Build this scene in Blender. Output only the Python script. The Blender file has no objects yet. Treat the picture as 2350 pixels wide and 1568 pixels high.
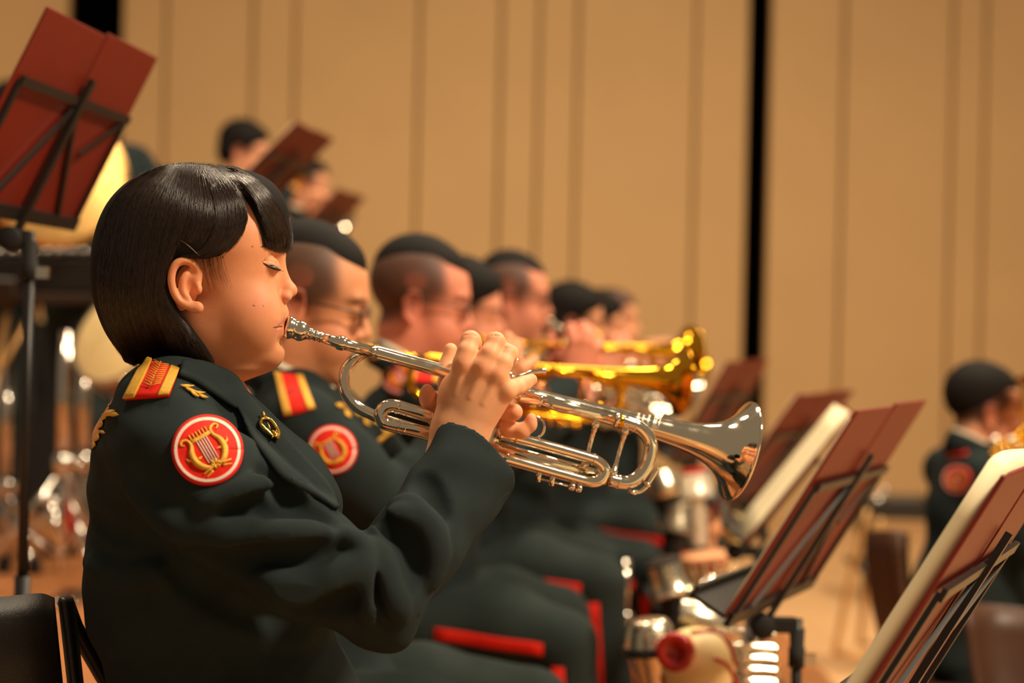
import bpy, bmesh, math, random
import numpy as np
from mathutils import Vector, Matrix
from mathutils.bvhtree import BVHTree

random.seed(7)
rng = np.random.default_rng(7)
scene = bpy.context.scene
COL = scene.collection

# ------------------------------------------------------------------ camera
F = 4080.0                       # focal length in pixels of the 2350 px wide frame
CAM = np.array([0.0, 0.0, 1.38])
ROLL = math.radians(1.3)
RV = np.array([math.cos(ROLL), 0.0, math.sin(ROLL)])
UV = np.array([-math.sin(ROLL), 0.0, math.cos(ROLL)])
FV = np.array([0.0, 1.0, 0.0])

def P(u, v, d):
    """pixel of the 2350x1568 frame + distance along the view axis -> world point"""
    return CAM + d * ((u - 1175.0) / F * RV + (784.0 - v) / F * UV + FV)

def proj(p):
    q = np.asarray(p) - CAM
    d = q @ FV
    return 1175 + F * (q @ RV) / d, 784 - F * (q @ UV) / d, d

def FB(u0, v0, u1, v1, d0, d1):
    c = np.array([P(u, v, d) for u in (u0, u1) for v in (v0, v1) for d in (d0, d1)])
    return c.min(0), c.max(0)

cam_data = bpy.data.cameras.new('camera')
cam_data.sensor_width = 36.0
cam_data.lens = 36.0 * F / 2350.0
cam_data.clip_start = 0.05
cam_data.clip_end = 100
cam_data.dof.use_dof = True
cam_data.dof.focus_distance = 1.93
cam_data.dof.aperture_fstop = 2.9
cam = bpy.data.objects.new('camera', cam_data)
COL.objects.link(cam)
cam.matrix_world = Matrix(((RV[0], UV[0], 0, CAM[0]), (RV[1], UV[1], -1, CAM[1]), (RV[2], UV[2], 0, CAM[2]), (0, 0, 0, 1)))
scene.camera = cam

# ------------------------------------------------------------------ light of the hall
world = bpy.data.worlds.new('hall_ambience')
scene.world = world
world.use_nodes = True
bg = world.node_tree.nodes['Background']
bg.inputs[0].default_value = (1.0, 0.76, 0.50, 1)
bg.inputs[1].default_value = 0.21

def area(name, loc, target, size, power, color=(1.0, 0.80, 0.56), shape='DISK', size_y=None):
    l = bpy.data.lights.new(name, 'AREA')
    l.shape = shape; l.size = size; l.energy = power; l.color = color
    if size_y: l.size_y = size_y
    o = bpy.data.objects.new(name, l); COL.objects.link(o)
    o.location = loc
    o.rotation_euler = (Vector(target) - Vector(loc)).to_track_quat('-Z', 'Y').to_euler()
    return o

area('stage_light', (2.8, 1.0, 4.6), (0.1, 2.2, 1.1), 0.7, 275)
area('stage_light', (-1.0, 3.4, 6.0), (-0.2, 3.3, 0.9), 0.9, 110)
area('stage_light', (0.9, 5.4, 6.2), (0.2, 5.2, 0.6), 1.0, 130)
area('stage_light', (3.0, 6.2, 6.0), (2.0, 6.9, 0.0), 1.2, 240)
area('stage_light', (-2.6, 6.0, 6.2), (-1.6, 6.0, 0.6), 1.0, 60)
for x_, tx, pw in ((-2.4, -1.4, 8), (0.4, 0.6, 16)):
    o_ = area('wall_wash', (x_, 9.2, 5.2), (tx, 13.9, 0.3), 1.0, pw, color=(1.0, 0.77, 0.47))
    o_.data.spread = math.radians(105)

vs = scene.view_settings
vs.view_transform = 'Standard'; vs.look = 'None'; vs.gamma = 1.0
vs.use_curve_mapping = False
vs.exposure = 0.15

# ------------------------------------------------------------------ materials
MATS = {}
def lin(c):
    return tuple(((x / 255.0) / 12.92 if x / 255.0 <= 0.04045 else ((x / 255.0 + 0.055) / 1.055) ** 2.4) for x in c)

def mat(name, rgb=None, rough=0.5, metal=0.0, var=0.0, vscale=20.0, bump=0.0, bscale=200.0,
        vcol=False, sss=0.0, spec=0.5, coat=0.0, stretch=None, sheen=0.0, rvar=0.0, trans=0.0):
    if name in MATS: return MATS[name]
    m = bpy.data.materials.new(name); m.use_nodes = True
    nt = m.node_tree; N = nt.nodes; L = nt.links
    b = N['Principled BSDF']
    c = lin(rgb) if rgb else (0.5, 0.5, 0.5)
    b.inputs['Base Color'].default_value = (*c, 1)
    b.inputs['Roughness'].default_value = rough
    b.inputs['Metallic'].default_value = metal
    b.inputs['Specular IOR Level'].default_value = spec
    if coat: b.inputs['Coat Weight'].default_value = coat
    if sheen:
        b.inputs['Sheen Weight'].default_value = sheen
        b.inputs['Sheen Roughness'].default_value = 0.4
    if trans: b.inputs['Transmission Weight'].default_value = trans
    if sss:
        b.inputs['Subsurface Weight'].default_value = sss
        b.inputs['Subsurface Radius'].default_value = (0.010, 0.004, 0.002)
        b.inputs['Subsurface Scale'].default_value = 1.0
    tc = N.new('ShaderNodeTexCoord')
    src = tc.outputs['Object']
    if stretch:
        mp = N.new('ShaderNodeMapping'); mp.inputs['Scale'].default_value = stretch
        L.new(src, mp.inputs[0]); src = mp.outputs[0]
    base_out = None
    if vcol:
        a = N.new('ShaderNodeAttribute'); a.attribute_name = 'Col'; base_out = a.outputs['Color']
    if var:
        nz = N.new('ShaderNodeTexNoise'); nz.inputs['Scale'].default_value = vscale; nz.inputs['Detail'].default_value = 5
        L.new(src, nz.inputs['Vector'])
        mr = N.new('ShaderNodeMapRange'); mr.inputs[1].default_value = 0.3; mr.inputs[2].default_value = 0.7
        mr.inputs[3].default_value = 1 - var; mr.inputs[4].default_value = 1 + var
        L.new(nz.outputs['Fac'], mr.inputs[0])
        mx = N.new('ShaderNodeMix'); mx.data_type = 'RGBA'; mx.blend_type = 'MULTIPLY'; mx.inputs[0].default_value = 1
        if base_out: L.new(base_out, mx.inputs[6])
        else: mx.inputs[6].default_value = (*c, 1)
        L.new(mr.outputs[0], mx.inputs[7]); base_out = mx.outputs[2]
    if base_out: L.new(base_out, b.inputs['Base Color'])
    if rvar:
        nz2 = N.new('ShaderNodeTexNoise'); nz2.inputs['Scale'].default_value = vscale * 1.7; nz2.inputs['Detail'].default_value = 6
        L.new(src, nz2.inputs['Vector'])
        m2 = N.new('ShaderNodeMapRange'); m2.inputs[1].default_value = 0.35; m2.inputs[2].default_value = 0.65
        m2.inputs[3].default_value = max(0.02, rough - rvar); m2.inputs[4].default_value = rough + rvar
        L.new(nz2.outputs['Fac'], m2.inputs[0]); L.new(m2.outputs[0], b.inputs['Roughness'])
    if bump:
        nb = N.new('ShaderNodeTexNoise'); nb.inputs['Scale'].default_value = bscale; nb.inputs['Detail'].default_value = 3
        L.new(src, nb.inputs['Vector'])
        bp = N.new('ShaderNodeBump'); bp.inputs['Strength'].default_value = bump; bp.inputs['Distance'].default_value = 0.001
        L.new(nb.outputs['Fac'], bp.inputs['Height']); L.new(bp.outputs[0], b.inputs['Normal'])
    MATS[name] = m
    return m

M_SKIN = mat('skin', vcol=True, rough=0.55, var=0.05, vscale=60, bump=0.12, bscale=900, sss=0.12, spec=0.4)
M_HAIR = mat('dark_brown_hair', (37, 22, 13), rough=0.30, var=0.35, vscale=120, spec=0.7)
M_HAIRBASE = mat('dark_hair_mass', (16, 10, 7), rough=0.8, var=0.3, vscale=90, spec=0.15)
M_HAIRB = mat('black_hair', (15, 10, 7), rough=0.75, var=0.3, vscale=90, bump=0.6, bscale=500, spec=0.2)
M_WOOL = mat('dark_green_wool', (35, 44, 45), rough=0.95, var=0.12, vscale=25, bump=0.35, bscale=1300, spec=0.12)
M_WOOL2 = mat('dark_green_trouser_wool', (40, 48, 47), rough=0.95, var=0.10, vscale=18, bump=0.3, bscale=1200, spec=0.12)
M_RED = mat('red_felt', (214, 34, 18), rough=0.75, var=0.08, vscale=80, bump=0.3, bscale=1500, spec=0.2)
M_GOLDTHREAD = mat('gold_thread', (222, 168, 52), rough=0.42, metal=0.35, var=0.25, vscale=500, bump=0.8, bscale=1800)
M_WHITETHREAD = mat('pale_silver_thread', (226, 204, 190), rough=0.55, var=0.15, vscale=600, bump=0.7, bscale=1800)
M_SHIRT = mat('shirt_cloth', (214, 200, 176), rough=0.8, var=0.05)
M_SILVER = mat('silver_plate', (236, 226, 206), rough=0.09, metal=1.0, rvar=0.05, vscale=40)
M_SILVERB = mat('brushed_silver', (226, 214, 190), rough=0.26, metal=1.0, rvar=0.08, vscale=120, bump=0.05, bscale=900)
M_BRASS = mat('lacquered_brass', (232, 168, 40), rough=0.12, metal=1.0, rvar=0.04, vscale=30)
M_GOLDPIN = mat('gold_metal', (236, 190, 90), rough=0.15, metal=1.0)
M_CHROME = mat('chrome', (220, 214, 204), rough=0.12, metal=1.0, rvar=0.05)
M_BLACK = mat('black_painted_metal', (22, 20, 19), rough=0.42, var=0.15, vscale=60)
M_BLACKM = mat('matt_black', (10, 9, 8), rough=0.8, var=0.2)
M_MAROON = mat('maroon_board', (110, 30, 16), rough=0.5, var=0.07, vscale=9, bump=0.08, bscale=400, spec=0.3)
M_PAPER = mat('paper', (240, 226, 186), rough=0.75, var=0.03, vscale=12)
M_LEATHER = mat('black_leather', (34, 30, 26), rough=0.42, var=0.15, vscale=30, bump=0.5, bscale=700)
M_GLASSFRAME = mat('dark_glasses_frame', (26, 20, 18), rough=0.3)

# ------------------------------------------------------------------ object helpers
ORG = {}
def thing(name, loc, label, cat, group=None):
    o = bpy.data.objects.new(name, None); COL.objects.link(o)
    o.location = tuple(loc); o.empty_display_size = 0.05
    ORG[o] = np.array(loc, float)
    o['label'] = label; o['category'] = cat
    if group: o['group'] = group
    return o

def put(name, geo, m, parent=None, label=None, cat=None, group=None, kind=None, smooth=True, col=None, loc=None, sharp=None):
    V, Fc = geo
    V = np.asarray(V, float).reshape(-1, 3)
    if parent is not None: off = ORG[parent]
    elif loc is not None: off = np.asarray(loc, float)
    else:
        off = np.array([V[:, 0].mean(), V[:, 1].mean(), V[:, 2].min()])
    me = bpy.data.meshes.new(name)
    me.from_pydata((V - off).tolist(), [], [tuple(int(i) for i in f) for f in Fc] if not isinstance(Fc, np.ndarray) else Fc.tolist())
    if smooth: me.polygons.foreach_set('use_smooth', np.ones(len(me.polygons), bool))
    if col is not None:
        at = me.color_attributes.new('Col', 'FLOAT_COLOR', 'POINT')
        c = np.ones((len(V), 4), np.float32); c[:, :3] = col
        at.data.foreach_set('color', c.ravel())
    me.materials.append(m)
    if smooth and sharp is not None:
        me.set_sharp_from_angle(angle=math.radians(sharp))
    me.update()
    o = bpy.data.objects.new(name, me); COL.objects.link(o)
    if parent is not None:
        o.parent = parent; ORG[o] = ORG[parent]
    else:
        o.location = tuple(off); ORG[o] = off
    if label: o['label'] = label
    if cat: o['category'] = cat
    if group: o['group'] = group
    if kind: o['kind'] = kind
    return o

def join(*geos):
    V = []; Fs = []; n = 0
    for g in geos:
        v, f = g
        V.append(np.asarray(v, float).reshape(-1, 3))
        Fs.extend([tuple(int(i) + n for i in q) for q in f]); n += len(V[-1])
    return np.vstack(V), Fs

def nrm(v):
    v = np.asarray(v, float); return v / (np.linalg.norm(v) + 1e-12)

def smooth(pts, n=8):
    """Catmull-Rom through the points (any dimension)"""
    p = np.asarray(pts, float)
    if len(p) < 3: 
        t = np.linspace(0, 1, n + 1)[:, None]; return p[0] * (1 - t) + p[-1] * t
    q = np.vstack([2 * p[0] - p[1], p, 2 * p[-1] - p[-2]])
    out = []
    for i in range(1, len(q) - 2):
        for k in range(n):
            t = k / n
            a, b, c, d = q[i - 1], q[i], q[i + 1], q[i + 2]
            out.append(0.5 * ((2 * b) + (c - a) * t + (2 * a - 5 * b + 4 * c - d) * t * t + (3 * b - a - 3 * c + d) * t ** 3))
    out.append(p[-1])
    return np.array(out)

def tube(pts, r, n=12, cap=True, closed=False, flat=None):
    p = np.asarray(pts, float); m = len(p)
    r = np.full(m, r, float) if np.isscalar(r) else np.interp(np.linspace(0, 1, m), np.linspace(0, 1, len(r)), r)
    if closed:
        t = np.roll(p, -1, 0) - np.roll(p, 1, 0)
    else:
        t = np.gradient(p, axis=0)
    t /= (np.linalg.norm(t, axis=1)[:, None] + 1e-12)
    a = np.array([0, 0, 1.0]) if abs(t[0][2]) < 0.9 else np.array([1.0, 0, 0])
    u = nrm(np.cross(t[0], a)); V = []
    ang = np.linspace(0, 2 * math.pi, n, endpoint=False)
    for i in range(m):
        u = nrm(u - t[i] * (u @ t[i])); w = np.cross(t[i], u)
        f2 = 1.0 if flat is None else flat
        V.append(p[i] + r[i] * (np.cos(ang)[:, None] * u + f2 * np.sin(ang)[:, None] * w))
    V = np.vstack(V); Fs = []
    mm = m if closed else m - 1
    for i in range(mm):
        j = (i + 1) % m
        for k in range(n):
            k2 = (k + 1) % n
            Fs.append((i * n + k, i * n + k2, j * n + k2, j * n + k))
    if cap and not closed:
        Fs.append(tuple(range(n - 1, -1, -1))); Fs.append(tuple((m - 1) * n + k for k in range(n)))
    return V, Fs

def lathe(o, axis, prof, n=32, cap=True):
    """prof: list of (x along axis, radius)"""
    a = nrm(axis); h = np.array([0, 0, 1.0]) if abs(a[2]) < 0.9 else np.array([1.0, 0, 0])
    u = nrm(np.cross(a, h)); w = np.cross(a, u)
    ang = np.linspace(0, 2 * math.pi, n, endpoint=False)
    V = np.vstack([np.asarray(o) + a * x + max(r, 1e-5) * (np.cos(ang)[:, None] * u + np.sin(ang)[:, None] * w) for x, r in prof])
    Fs = []
    for i in range(len(prof) - 1):
        for k in range(n):
            k2 = (k + 1) % n
            Fs.append((i * n + k, i * n + k2, (i + 1) * n + k2, (i + 1) * n + k))
    if cap:
        Fs.append(tuple(range(n - 1, -1, -1))); Fs.append(tuple((len(prof) - 1) * n + k for k in range(n)))
    return V, Fs

def boxo(o, ex, ey, ez):
    """box from a corner and three edge vectors"""
    o, ex, ey, ez = map(lambda q: np.asarray(q, float), (o, ex, ey, ez))
    V = [o, o + ex, o + ex + ey, o + ey, o + ez, o + ex + ez, o + ex + ey + ez, o + ey + ez]
    Fs = [(0, 3, 2, 1), (4, 5, 6, 7), (0, 1, 5, 4), (1, 2, 6, 5), (2, 3, 7, 6), (3, 0, 4, 7)]
    if np.dot(np.cross(ex, ey), ez) < 0: Fs = [f[::-1] for f in Fs]
    return np.array(V), Fs

def box(lo, hi):
    lo = np.asarray(lo, float); d = np.asarray(hi, float) - lo
    return boxo(lo, (d[0], 0, 0), (0, d[1], 0), (0, 0, d[2]))

def bevel_box(o, ex, ey, ez, b=0.004, seg=2):
    V, Fs = boxo(o, ex, ey, ez)
    bm = bmesh.new(); vs_ = [bm.verts.new(v) for v in V]
    for f in Fs: bm.faces.new([vs_[i] for i in f])
    bmesh.ops.bevel(bm, geom=bm.edges[:], offset=b, segments=seg, affect='EDGES', profile=0.5)
    bm.verts.index_update()
    g = ([tuple(v.co) for v in bm.verts], [tuple(v.index for v in f.verts) for f in bm.faces]); bm.free()
    return np.array(g[0]), g[1]

def bar(a, b, w, t, up=(0, 0, 1)):
    """flat bar from a to b, width w, thickness t; 'up' = thickness direction"""
    a, b = np.asarray(a, float), np.asarray(b, float); d = nrm(b - a)
    n = nrm(np.asarray(up, float) - d * np.dot(up, d)); s = np.cross(d, n)
    return boxo(a - s * w / 2 - n * t / 2, b - a, s * w, n * t)

def sheet(grid, thick, nrm_dir=None):
    """thick sheet from an (m,n,3) grid of points"""
    g = np.asarray(grid, float); m, n = g.shape[:2]
    du = np.gradient(g, axis=0); dv = np.gradient(g, axis=1)
    N = np.cross(du, dv); N /= (np.linalg.norm(N, axis=2)[..., None] + 1e-12)
    if nrm_dir is not None and (N.reshape(-1, 3) @ np.asarray(nrm_dir)).sum() < 0: N = -N; flip = True
    else: flip = False
    A = g.reshape(-1, 3); B = (g - N * thick).reshape(-1, 3); k = m * n; Fs = []
    for i in range(m - 1):
        for j in range(n - 1):
            q = (i * n + j, (i + 1) * n + j, (i + 1) * n + j + 1, i * n + j + 1)
            Fs.append(q if not flip else q[::-1]); r = tuple(x + k for x in q); Fs.append(r[::-1] if not flip else r)
    rim = [(0, j) for j in range(n)] + [(i, n - 1) for i in range(1, m)] + [(m - 1, j) for j in range(n - 2, -1, -1)] + [(i, 0) for i in range(m - 2, 0, -1)]
    ids = [i * n + j for i, j in rim]
    for a in range(len(ids)):
        b = (a + 1) % len(ids)
        Fs.append((ids[a], ids[b], ids[b] + k, ids[a] + k) if not flip else (ids[b], ids[a], ids[a] + k, ids[b] + k))
    return np.vstack([A, B]), Fs

# ------------------------------------------------------------------ implicit surfaces -> one continuous mesh
class Field:
    def __init__(s, lo, hi, h):
        s.lo = np.asarray(lo, float); s.h = h
        s.n = np.ceil((np.asarray(hi, float) - s.lo) / h).astype(int) + 1
        s.f = np.full(s.n, 1e3, np.float32)
        s.ax = [(s.lo[i] + h * np.arange(s.n[i])).astype(np.float32) for i in range(3)]
    def _sub(s, lo, hi):
        a = np.clip(np.floor((np.asarray(lo) - s.lo) / s.h).astype(int), 0, s.n)
        b = np.clip(np.ceil((np.asarray(hi) - s.lo) / s.h).astype(int) + 1, 0, s.n)
        sl = tuple(slice(a[i], b[i]) for i in range(3))
        X = s.ax[0][sl[0]][:, None, None]; Y = s.ax[1][sl[1]][None, :, None]; Z = s.ax[2][sl[2]][None, None, :]
        return sl, X, Y, Z
    def _mix(s, sl, d, k, op):
        a = s.f[sl]
        if a.size == 0: return
        if op == 'add':
            if k <= 0: s.f[sl] = np.minimum(a, d)
            else:
                h = np.maximum(k - np.abs(a - d), 0) / k
                s.f[sl] = np.minimum(a, d) - h * h * k * 0.25
        else:
            d = -d
            h = np.maximum(k - np.abs(a - d), 0) / max(k, 1e-6)
            s.f[sl] = np.maximum(a, d) + h * h * k * 0.25
    def ell(s, c, r, R=None, k=0.01, op='add'):
        c = np.asarray(c, float); r = np.asarray(r, float); m = r.max() + k + 2 * s.h
        sl, X, Y, Z = s._sub(c - m, c + m)
        x, y, z = X - np.float32(c[0]), Y - np.float32(c[1]), Z - np.float32(c[2])
        if R is not None:
            R = np.asarray(R, np.float32)    # rows = local axes
            x, y, z = (R[0, 0] * x + R[0, 1] * y + R[0, 2] * z, R[1, 0] * x + R[1, 1] * y + R[1, 2] * z, R[2, 0] * x + R[2, 1] * y + R[2, 2] * z)
        r = r.astype(np.float32)
        k0 = np.sqrt((x / r[0]) ** 2 + (y / r[1]) ** 2 + (z / r[2]) ** 2)
        k1 = np.sqrt((x / r[0] ** 2) ** 2 + (y / r[1] ** 2) ** 2 + (z / r[2] ** 2) ** 2) + 1e-6
        s._mix(sl, k0 * (k0 - 1) / k1, k, op)
    def cap(s, a, b, ra, rb=None, k=0.01, op='add', flat=None):
        """flat=(dir, factor): radius scaled by factor along dir"""
        a, b = np.asarray(a, float), np.asarray(b, float); rb = ra if rb is None else rb
        m = max(ra, rb) * (max(1, flat[1]) if flat else 1) + k + 2 * s.h
        sl, X, Y, Z = s._sub(np.minimum(a, b) - m, np.maximum(a, b) + m)
        ab = (b - a).astype(np.float32); L2 = float(ab @ ab) + 1e-12
        x, y, z = X - np.float32(a[0]), Y - np.float32(a[1]), Z - np.float32(a[2])
        t = np.clip((x * ab[0] + y * ab[1] + z * ab[2]) / L2, 0, 1)
        x, y, z = x - t * ab[0], y - t * ab[1], z - t * ab[2]
        q = x * x + y * y + z * z
        if flat:
            e = nrm(flat[0]).astype(np.float32); pr = x * e[0] + y * e[1] + z * e[2]
            q = q - pr * pr + (pr / flat[1]) ** 2
            s._mix(sl, (np.sqrt(q) - (ra + t * (rb - ra))) * min(1, flat[1]), k, op)
        else:
            s._mix(sl, np.sqrt(q) - (ra + t * (rb - ra)), k, op)
    def chain(s, pts, rs, k=0.01, op='add', flat=None):
        for i in range(len(pts) - 1): s.cap(pts[i], pts[i + 1], rs[i], rs[i + 1], k, op, flat)
    def cut(s, p, n, k=0.0, lo=None, hi=None):
        """remove everything on the side of the plane that n points to (inside the box lo..hi)"""
        sl, X, Y, Z = s._sub(lo if lo is not None else s.lo, hi if hi is not None else s.lo + s.n * s.h)
        n = nrm(n).astype(np.float32); p = np.asarray(p, np.float32)
        d = (X - p[0]) * n[0] + (Y - p[1]) * n[1] + (Z - p[2]) * n[2]
        a = s.f[sl]
        if k > 0:
            h = np.maximum(k - np.abs(a - d), 0) / k
            s.f[sl] = np.maximum(a, d) + h * h * k * 0.25
        else: s.f[sl] = np.maximum(a, d)
    def warp(s, fn):
        X = s.ax[0][:, None, None]; Y = s.ax[1][None, :, None]; Z = s.ax[2][None, None, :]
        near = np.abs(s.f) < 0.03
        i, j, k = np.nonzero(near)
        s.f[near] += fn(s.ax[0][i], s.ax[1][j], s.ax[2][k]).astype(np.float32)
    def mesh(s, relax=1):
        f = s.f; f[0] = f[-1] = 1; f[:, 0] = f[:, -1] = 1; f[:, :, 0] = f[:, :, -1] = 1
        ins = f < 0
        c = ins[:-1, :-1, :-1].astype(np.int8).copy()
        for dx in (0, 1):
            for dy in (0, 1):
                for dz in (0, 1):
                    if dx or dy or dz:
                        c += ins[dx:f.shape[0] - 1 + dx, dy:f.shape[1] - 1 + dy, dz:f.shape[2] - 1 + dz]
        act = (c > 0) & (c < 8)
        I = np.argwhere(act); idx = np.full(act.shape, -1, np.int32); idx[act] = np.arange(len(I))
        acc = np.zeros((len(I), 3)); cnt = np.zeros(len(I))
        corners = [(x, y, z) for x in (0, 1) for y in (0, 1) for z in (0, 1)]
        for a in corners:
            for ax in range(3):
                if a[ax]: continue
                b = list(a); b[ax] = 1
                fa = f[I[:, 0] + a[0], I[:, 1] + a[1], I[:, 2] + a[2]]; fb = f[I[:, 0] + b[0], I[:, 1] + b[1], I[:, 2] + b[2]]
                cr = (fa < 0) != (fb < 0)
                t = np.where(cr, fa / np.where(cr, fa - fb, 1), 0)
                p = np.array(a, float)[None].repeat(len(I), 0); p[:, ax] += t
                acc[cr] += p[cr]; cnt[cr] += 1
        V = s.lo + s.h * (I + acc / cnt[:, None])
        quads = []
        for ax in range(3):
            o = [(1, 2), (2, 0), (0, 1)][ax]
            sh = list(f.shape)
            s0 = [slice(1, -1)] * 3; s1 = [slice(1, -1)] * 3
            s0[ax] = slice(0, sh[ax] - 1); s1[ax] = slice(1, sh[ax])
            A = ins[tuple(s0)]; B = ins[tuple(s1)]
            E = np.argwhere(A != B); fl = A[A != B]
            E = E + np.array([0 if i == ax else 1 for i in range(3)])
            def g(du, dv):
                q = E.copy(); q[:, o[0]] += du; q[:, o[1]] += dv
                return idx[q[:, 0], q[:, 1], q[:, 2]]
            Q = np.stack([g(-1, -1), g(0, -1), g(0, 0), g(-1, 0)], 1)
            Q[~fl] = Q[~fl][:, ::-1]
            quads.append(Q)
        Q = np.vstack(quads); Q = Q[(Q >= 0).all(1)]
        for _ in range(relax):
            acc = np.zeros_like(V); cn = np.zeros(len(V))
            for a in range(4):
                b = (a + 1) % 4
                np.add.at(acc, Q[:, a], V[Q[:, b]]); np.add.at(cn, Q[:, a], 1)
                np.add.at(acc, Q[:, b], V[Q[:, a]]); np.add.at(cn, Q[:, b], 1)
            V = V * 0.5 + 0.5 * acc / np.maximum(cn, 1)[:, None]
        return V, Q

def bvh(geo):
    V, Fs = geo
    return BVHTree.FromPolygons([tuple(v) for v in np.asarray(V)], [tuple(int(i) for i in f) for f in Fs])

def hit(tree, u, v, off=0.0):
    """first surface point seen through pixel (u, v), lifted by off"""
    d = nrm(P(u, v, 1.0) - CAM)
    loc, n, i, dist = tree.ray_cast(Vector(CAM), Vector(d))
    if loc is None:
        loc, n, i, dist = tree.find_nearest(Vector(P(u, v, 2.0)))
        if loc is None: return None, None
    n = np.array(n)
    if n @ d > 0: n = -n
    return np.array(loc) + n * off, n
# ------------------------------------------------------------------ the hall
M_WALL = mat('beige_wall_panel', (203, 169, 120), rough=0.7, var=0.035, vscale=1.2, bump=0.05, bscale=120)
M_SLOT = mat('slot_shade', (3, 2, 2), rough=1.0, var=0.1, spec=0.0)  # near-black colour stands in for the shade deep inside the slot
M_JOINT = mat('panel_joint', (184, 148, 98), rough=0.9, var=0.05)
M_FLOOR = mat('stage_floor_wood', (232, 186, 134), rough=0.5, var=0.09, vscale=3.0, stretch=(0.6, 6.0, 1.0), bump=0.05, bscale=60)
M_RISER = mat('riser_wood', (170, 108, 62), rough=0.5, var=0.10, vscale=3.0, stretch=(0.6, 6.0, 1.0))
WY = 13.9
put('floor', box((-9, -4, -0.1), (9, WY + 0.8, 0)), M_FLOOR, kind='structure', smooth=False)
wall = put('wall_back', box((-9, WY + 0.20, 0), (9, WY + 0.45, 7.2)), M_JOINT, kind='structure', smooth=False)
def wx(u):   # wall pixel column at mid height -> metres
    return P(u, 400, WY)[0] + 0.0
seams = [-420, 150]                      # left flank, then the dark slot 150..272, then the run of panels
def panel(u0, u1, depth=0.0, m=M_WALL, gap=0.009):
    a, b = wx(u0) + gap, wx(u1) - gap
    put('panel', bevel_box((a, WY + depth, 0), (b - a, 0, 0), (0, 0.19, 0), (0, 0, 7.2), 0.012, 1), m, wall, smooth=False)
edges = [272, 372, 573, 670, 955, 1143, 1231, 1320, 1592, 1714]
for a, b in zip(edges[:-1], edges[1:]): panel(a, b)
edges = [1762, 1932, 2182, 2258, 2480, 2700]
for a, b in zip(edges[:-1], edges[1:]): panel(a, b)
for a, b in ((150, 272), (1714, 1762)):
    put('slot_shade', box((wx(a), WY + 0.10, 0), (wx(b), WY + 0.19, 7.2)), M_SLOT, wall, smooth=False)
# flank left of the dark slot turns towards the stage
p0 = np.array([wx(150), WY, 0]); p1 = np.array([wx(-500), WY - 2.2, 0])
put('wall_left', boxo(p0, p1 - p0, (-0.1, 0.3, 0), (0, 0, 7.2)), M_WALL, kind='structure', smooth=False)

# platforms under the brass and the percussion
ris = put('trim_1', bevel_box((-2.2, 0.9, 0), (3.3, 0, 0), (0, 8.3, 0), (0, 0, 0.27), 0.01), M_RISER, kind='structure', smooth=False,
          label='low wooden platform under the trumpet row')
ris2 = put('trim_2', bevel_box((-5.2, 2.9, 0), (4.35, 0, 0), (0, 6.5, 0), (0, 0, 0.60), 0.01), M_RISER, kind='structure', smooth=False,
           label='higher wooden platform under the percussion')
RZ, RZ2 = 0.27, 0.60
# ------------------------------------------------------------------ trumpets
class Frame:
    def __init__(s, O, B):
        s.O = np.asarray(O, float); s.L = np.linalg.norm(np.asarray(B) - s.O)
        s.a = nrm(np.asarray(B) - s.O)
        s.c = nrm(np.cross(s.a, (0, 0, 1.0)))            # lateral: towards the player's right hand side
        s.b = np.cross(s.c, s.a)
    def w(s, q):
        q = np.asarray(q, float); return s.O + q[..., 0:1] * s.a + q[..., 1:2] * s.b + q[..., 2:3] * s.c
    def loc(s, p):
        q = np.asarray(p, float) - s.O; return np.stack([q @ s.a, q @ s.b, q @ s.c], -1)

WF = Frame(P(653, 749, 2.0), P(1697, 1036, 2.12))
def TP(u, v, z=0.0):
    """pixel on the trumpet's own plane (lateral offset z) -> trumpet coordinates"""
    d = nrm(P(u, v, 1.0) - CAM); o = WF.O + WF.c * z
    t = ((o - CAM) @ WF.c) / (d @ WF.c)
    return WF.loc(CAM + d * t)

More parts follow.
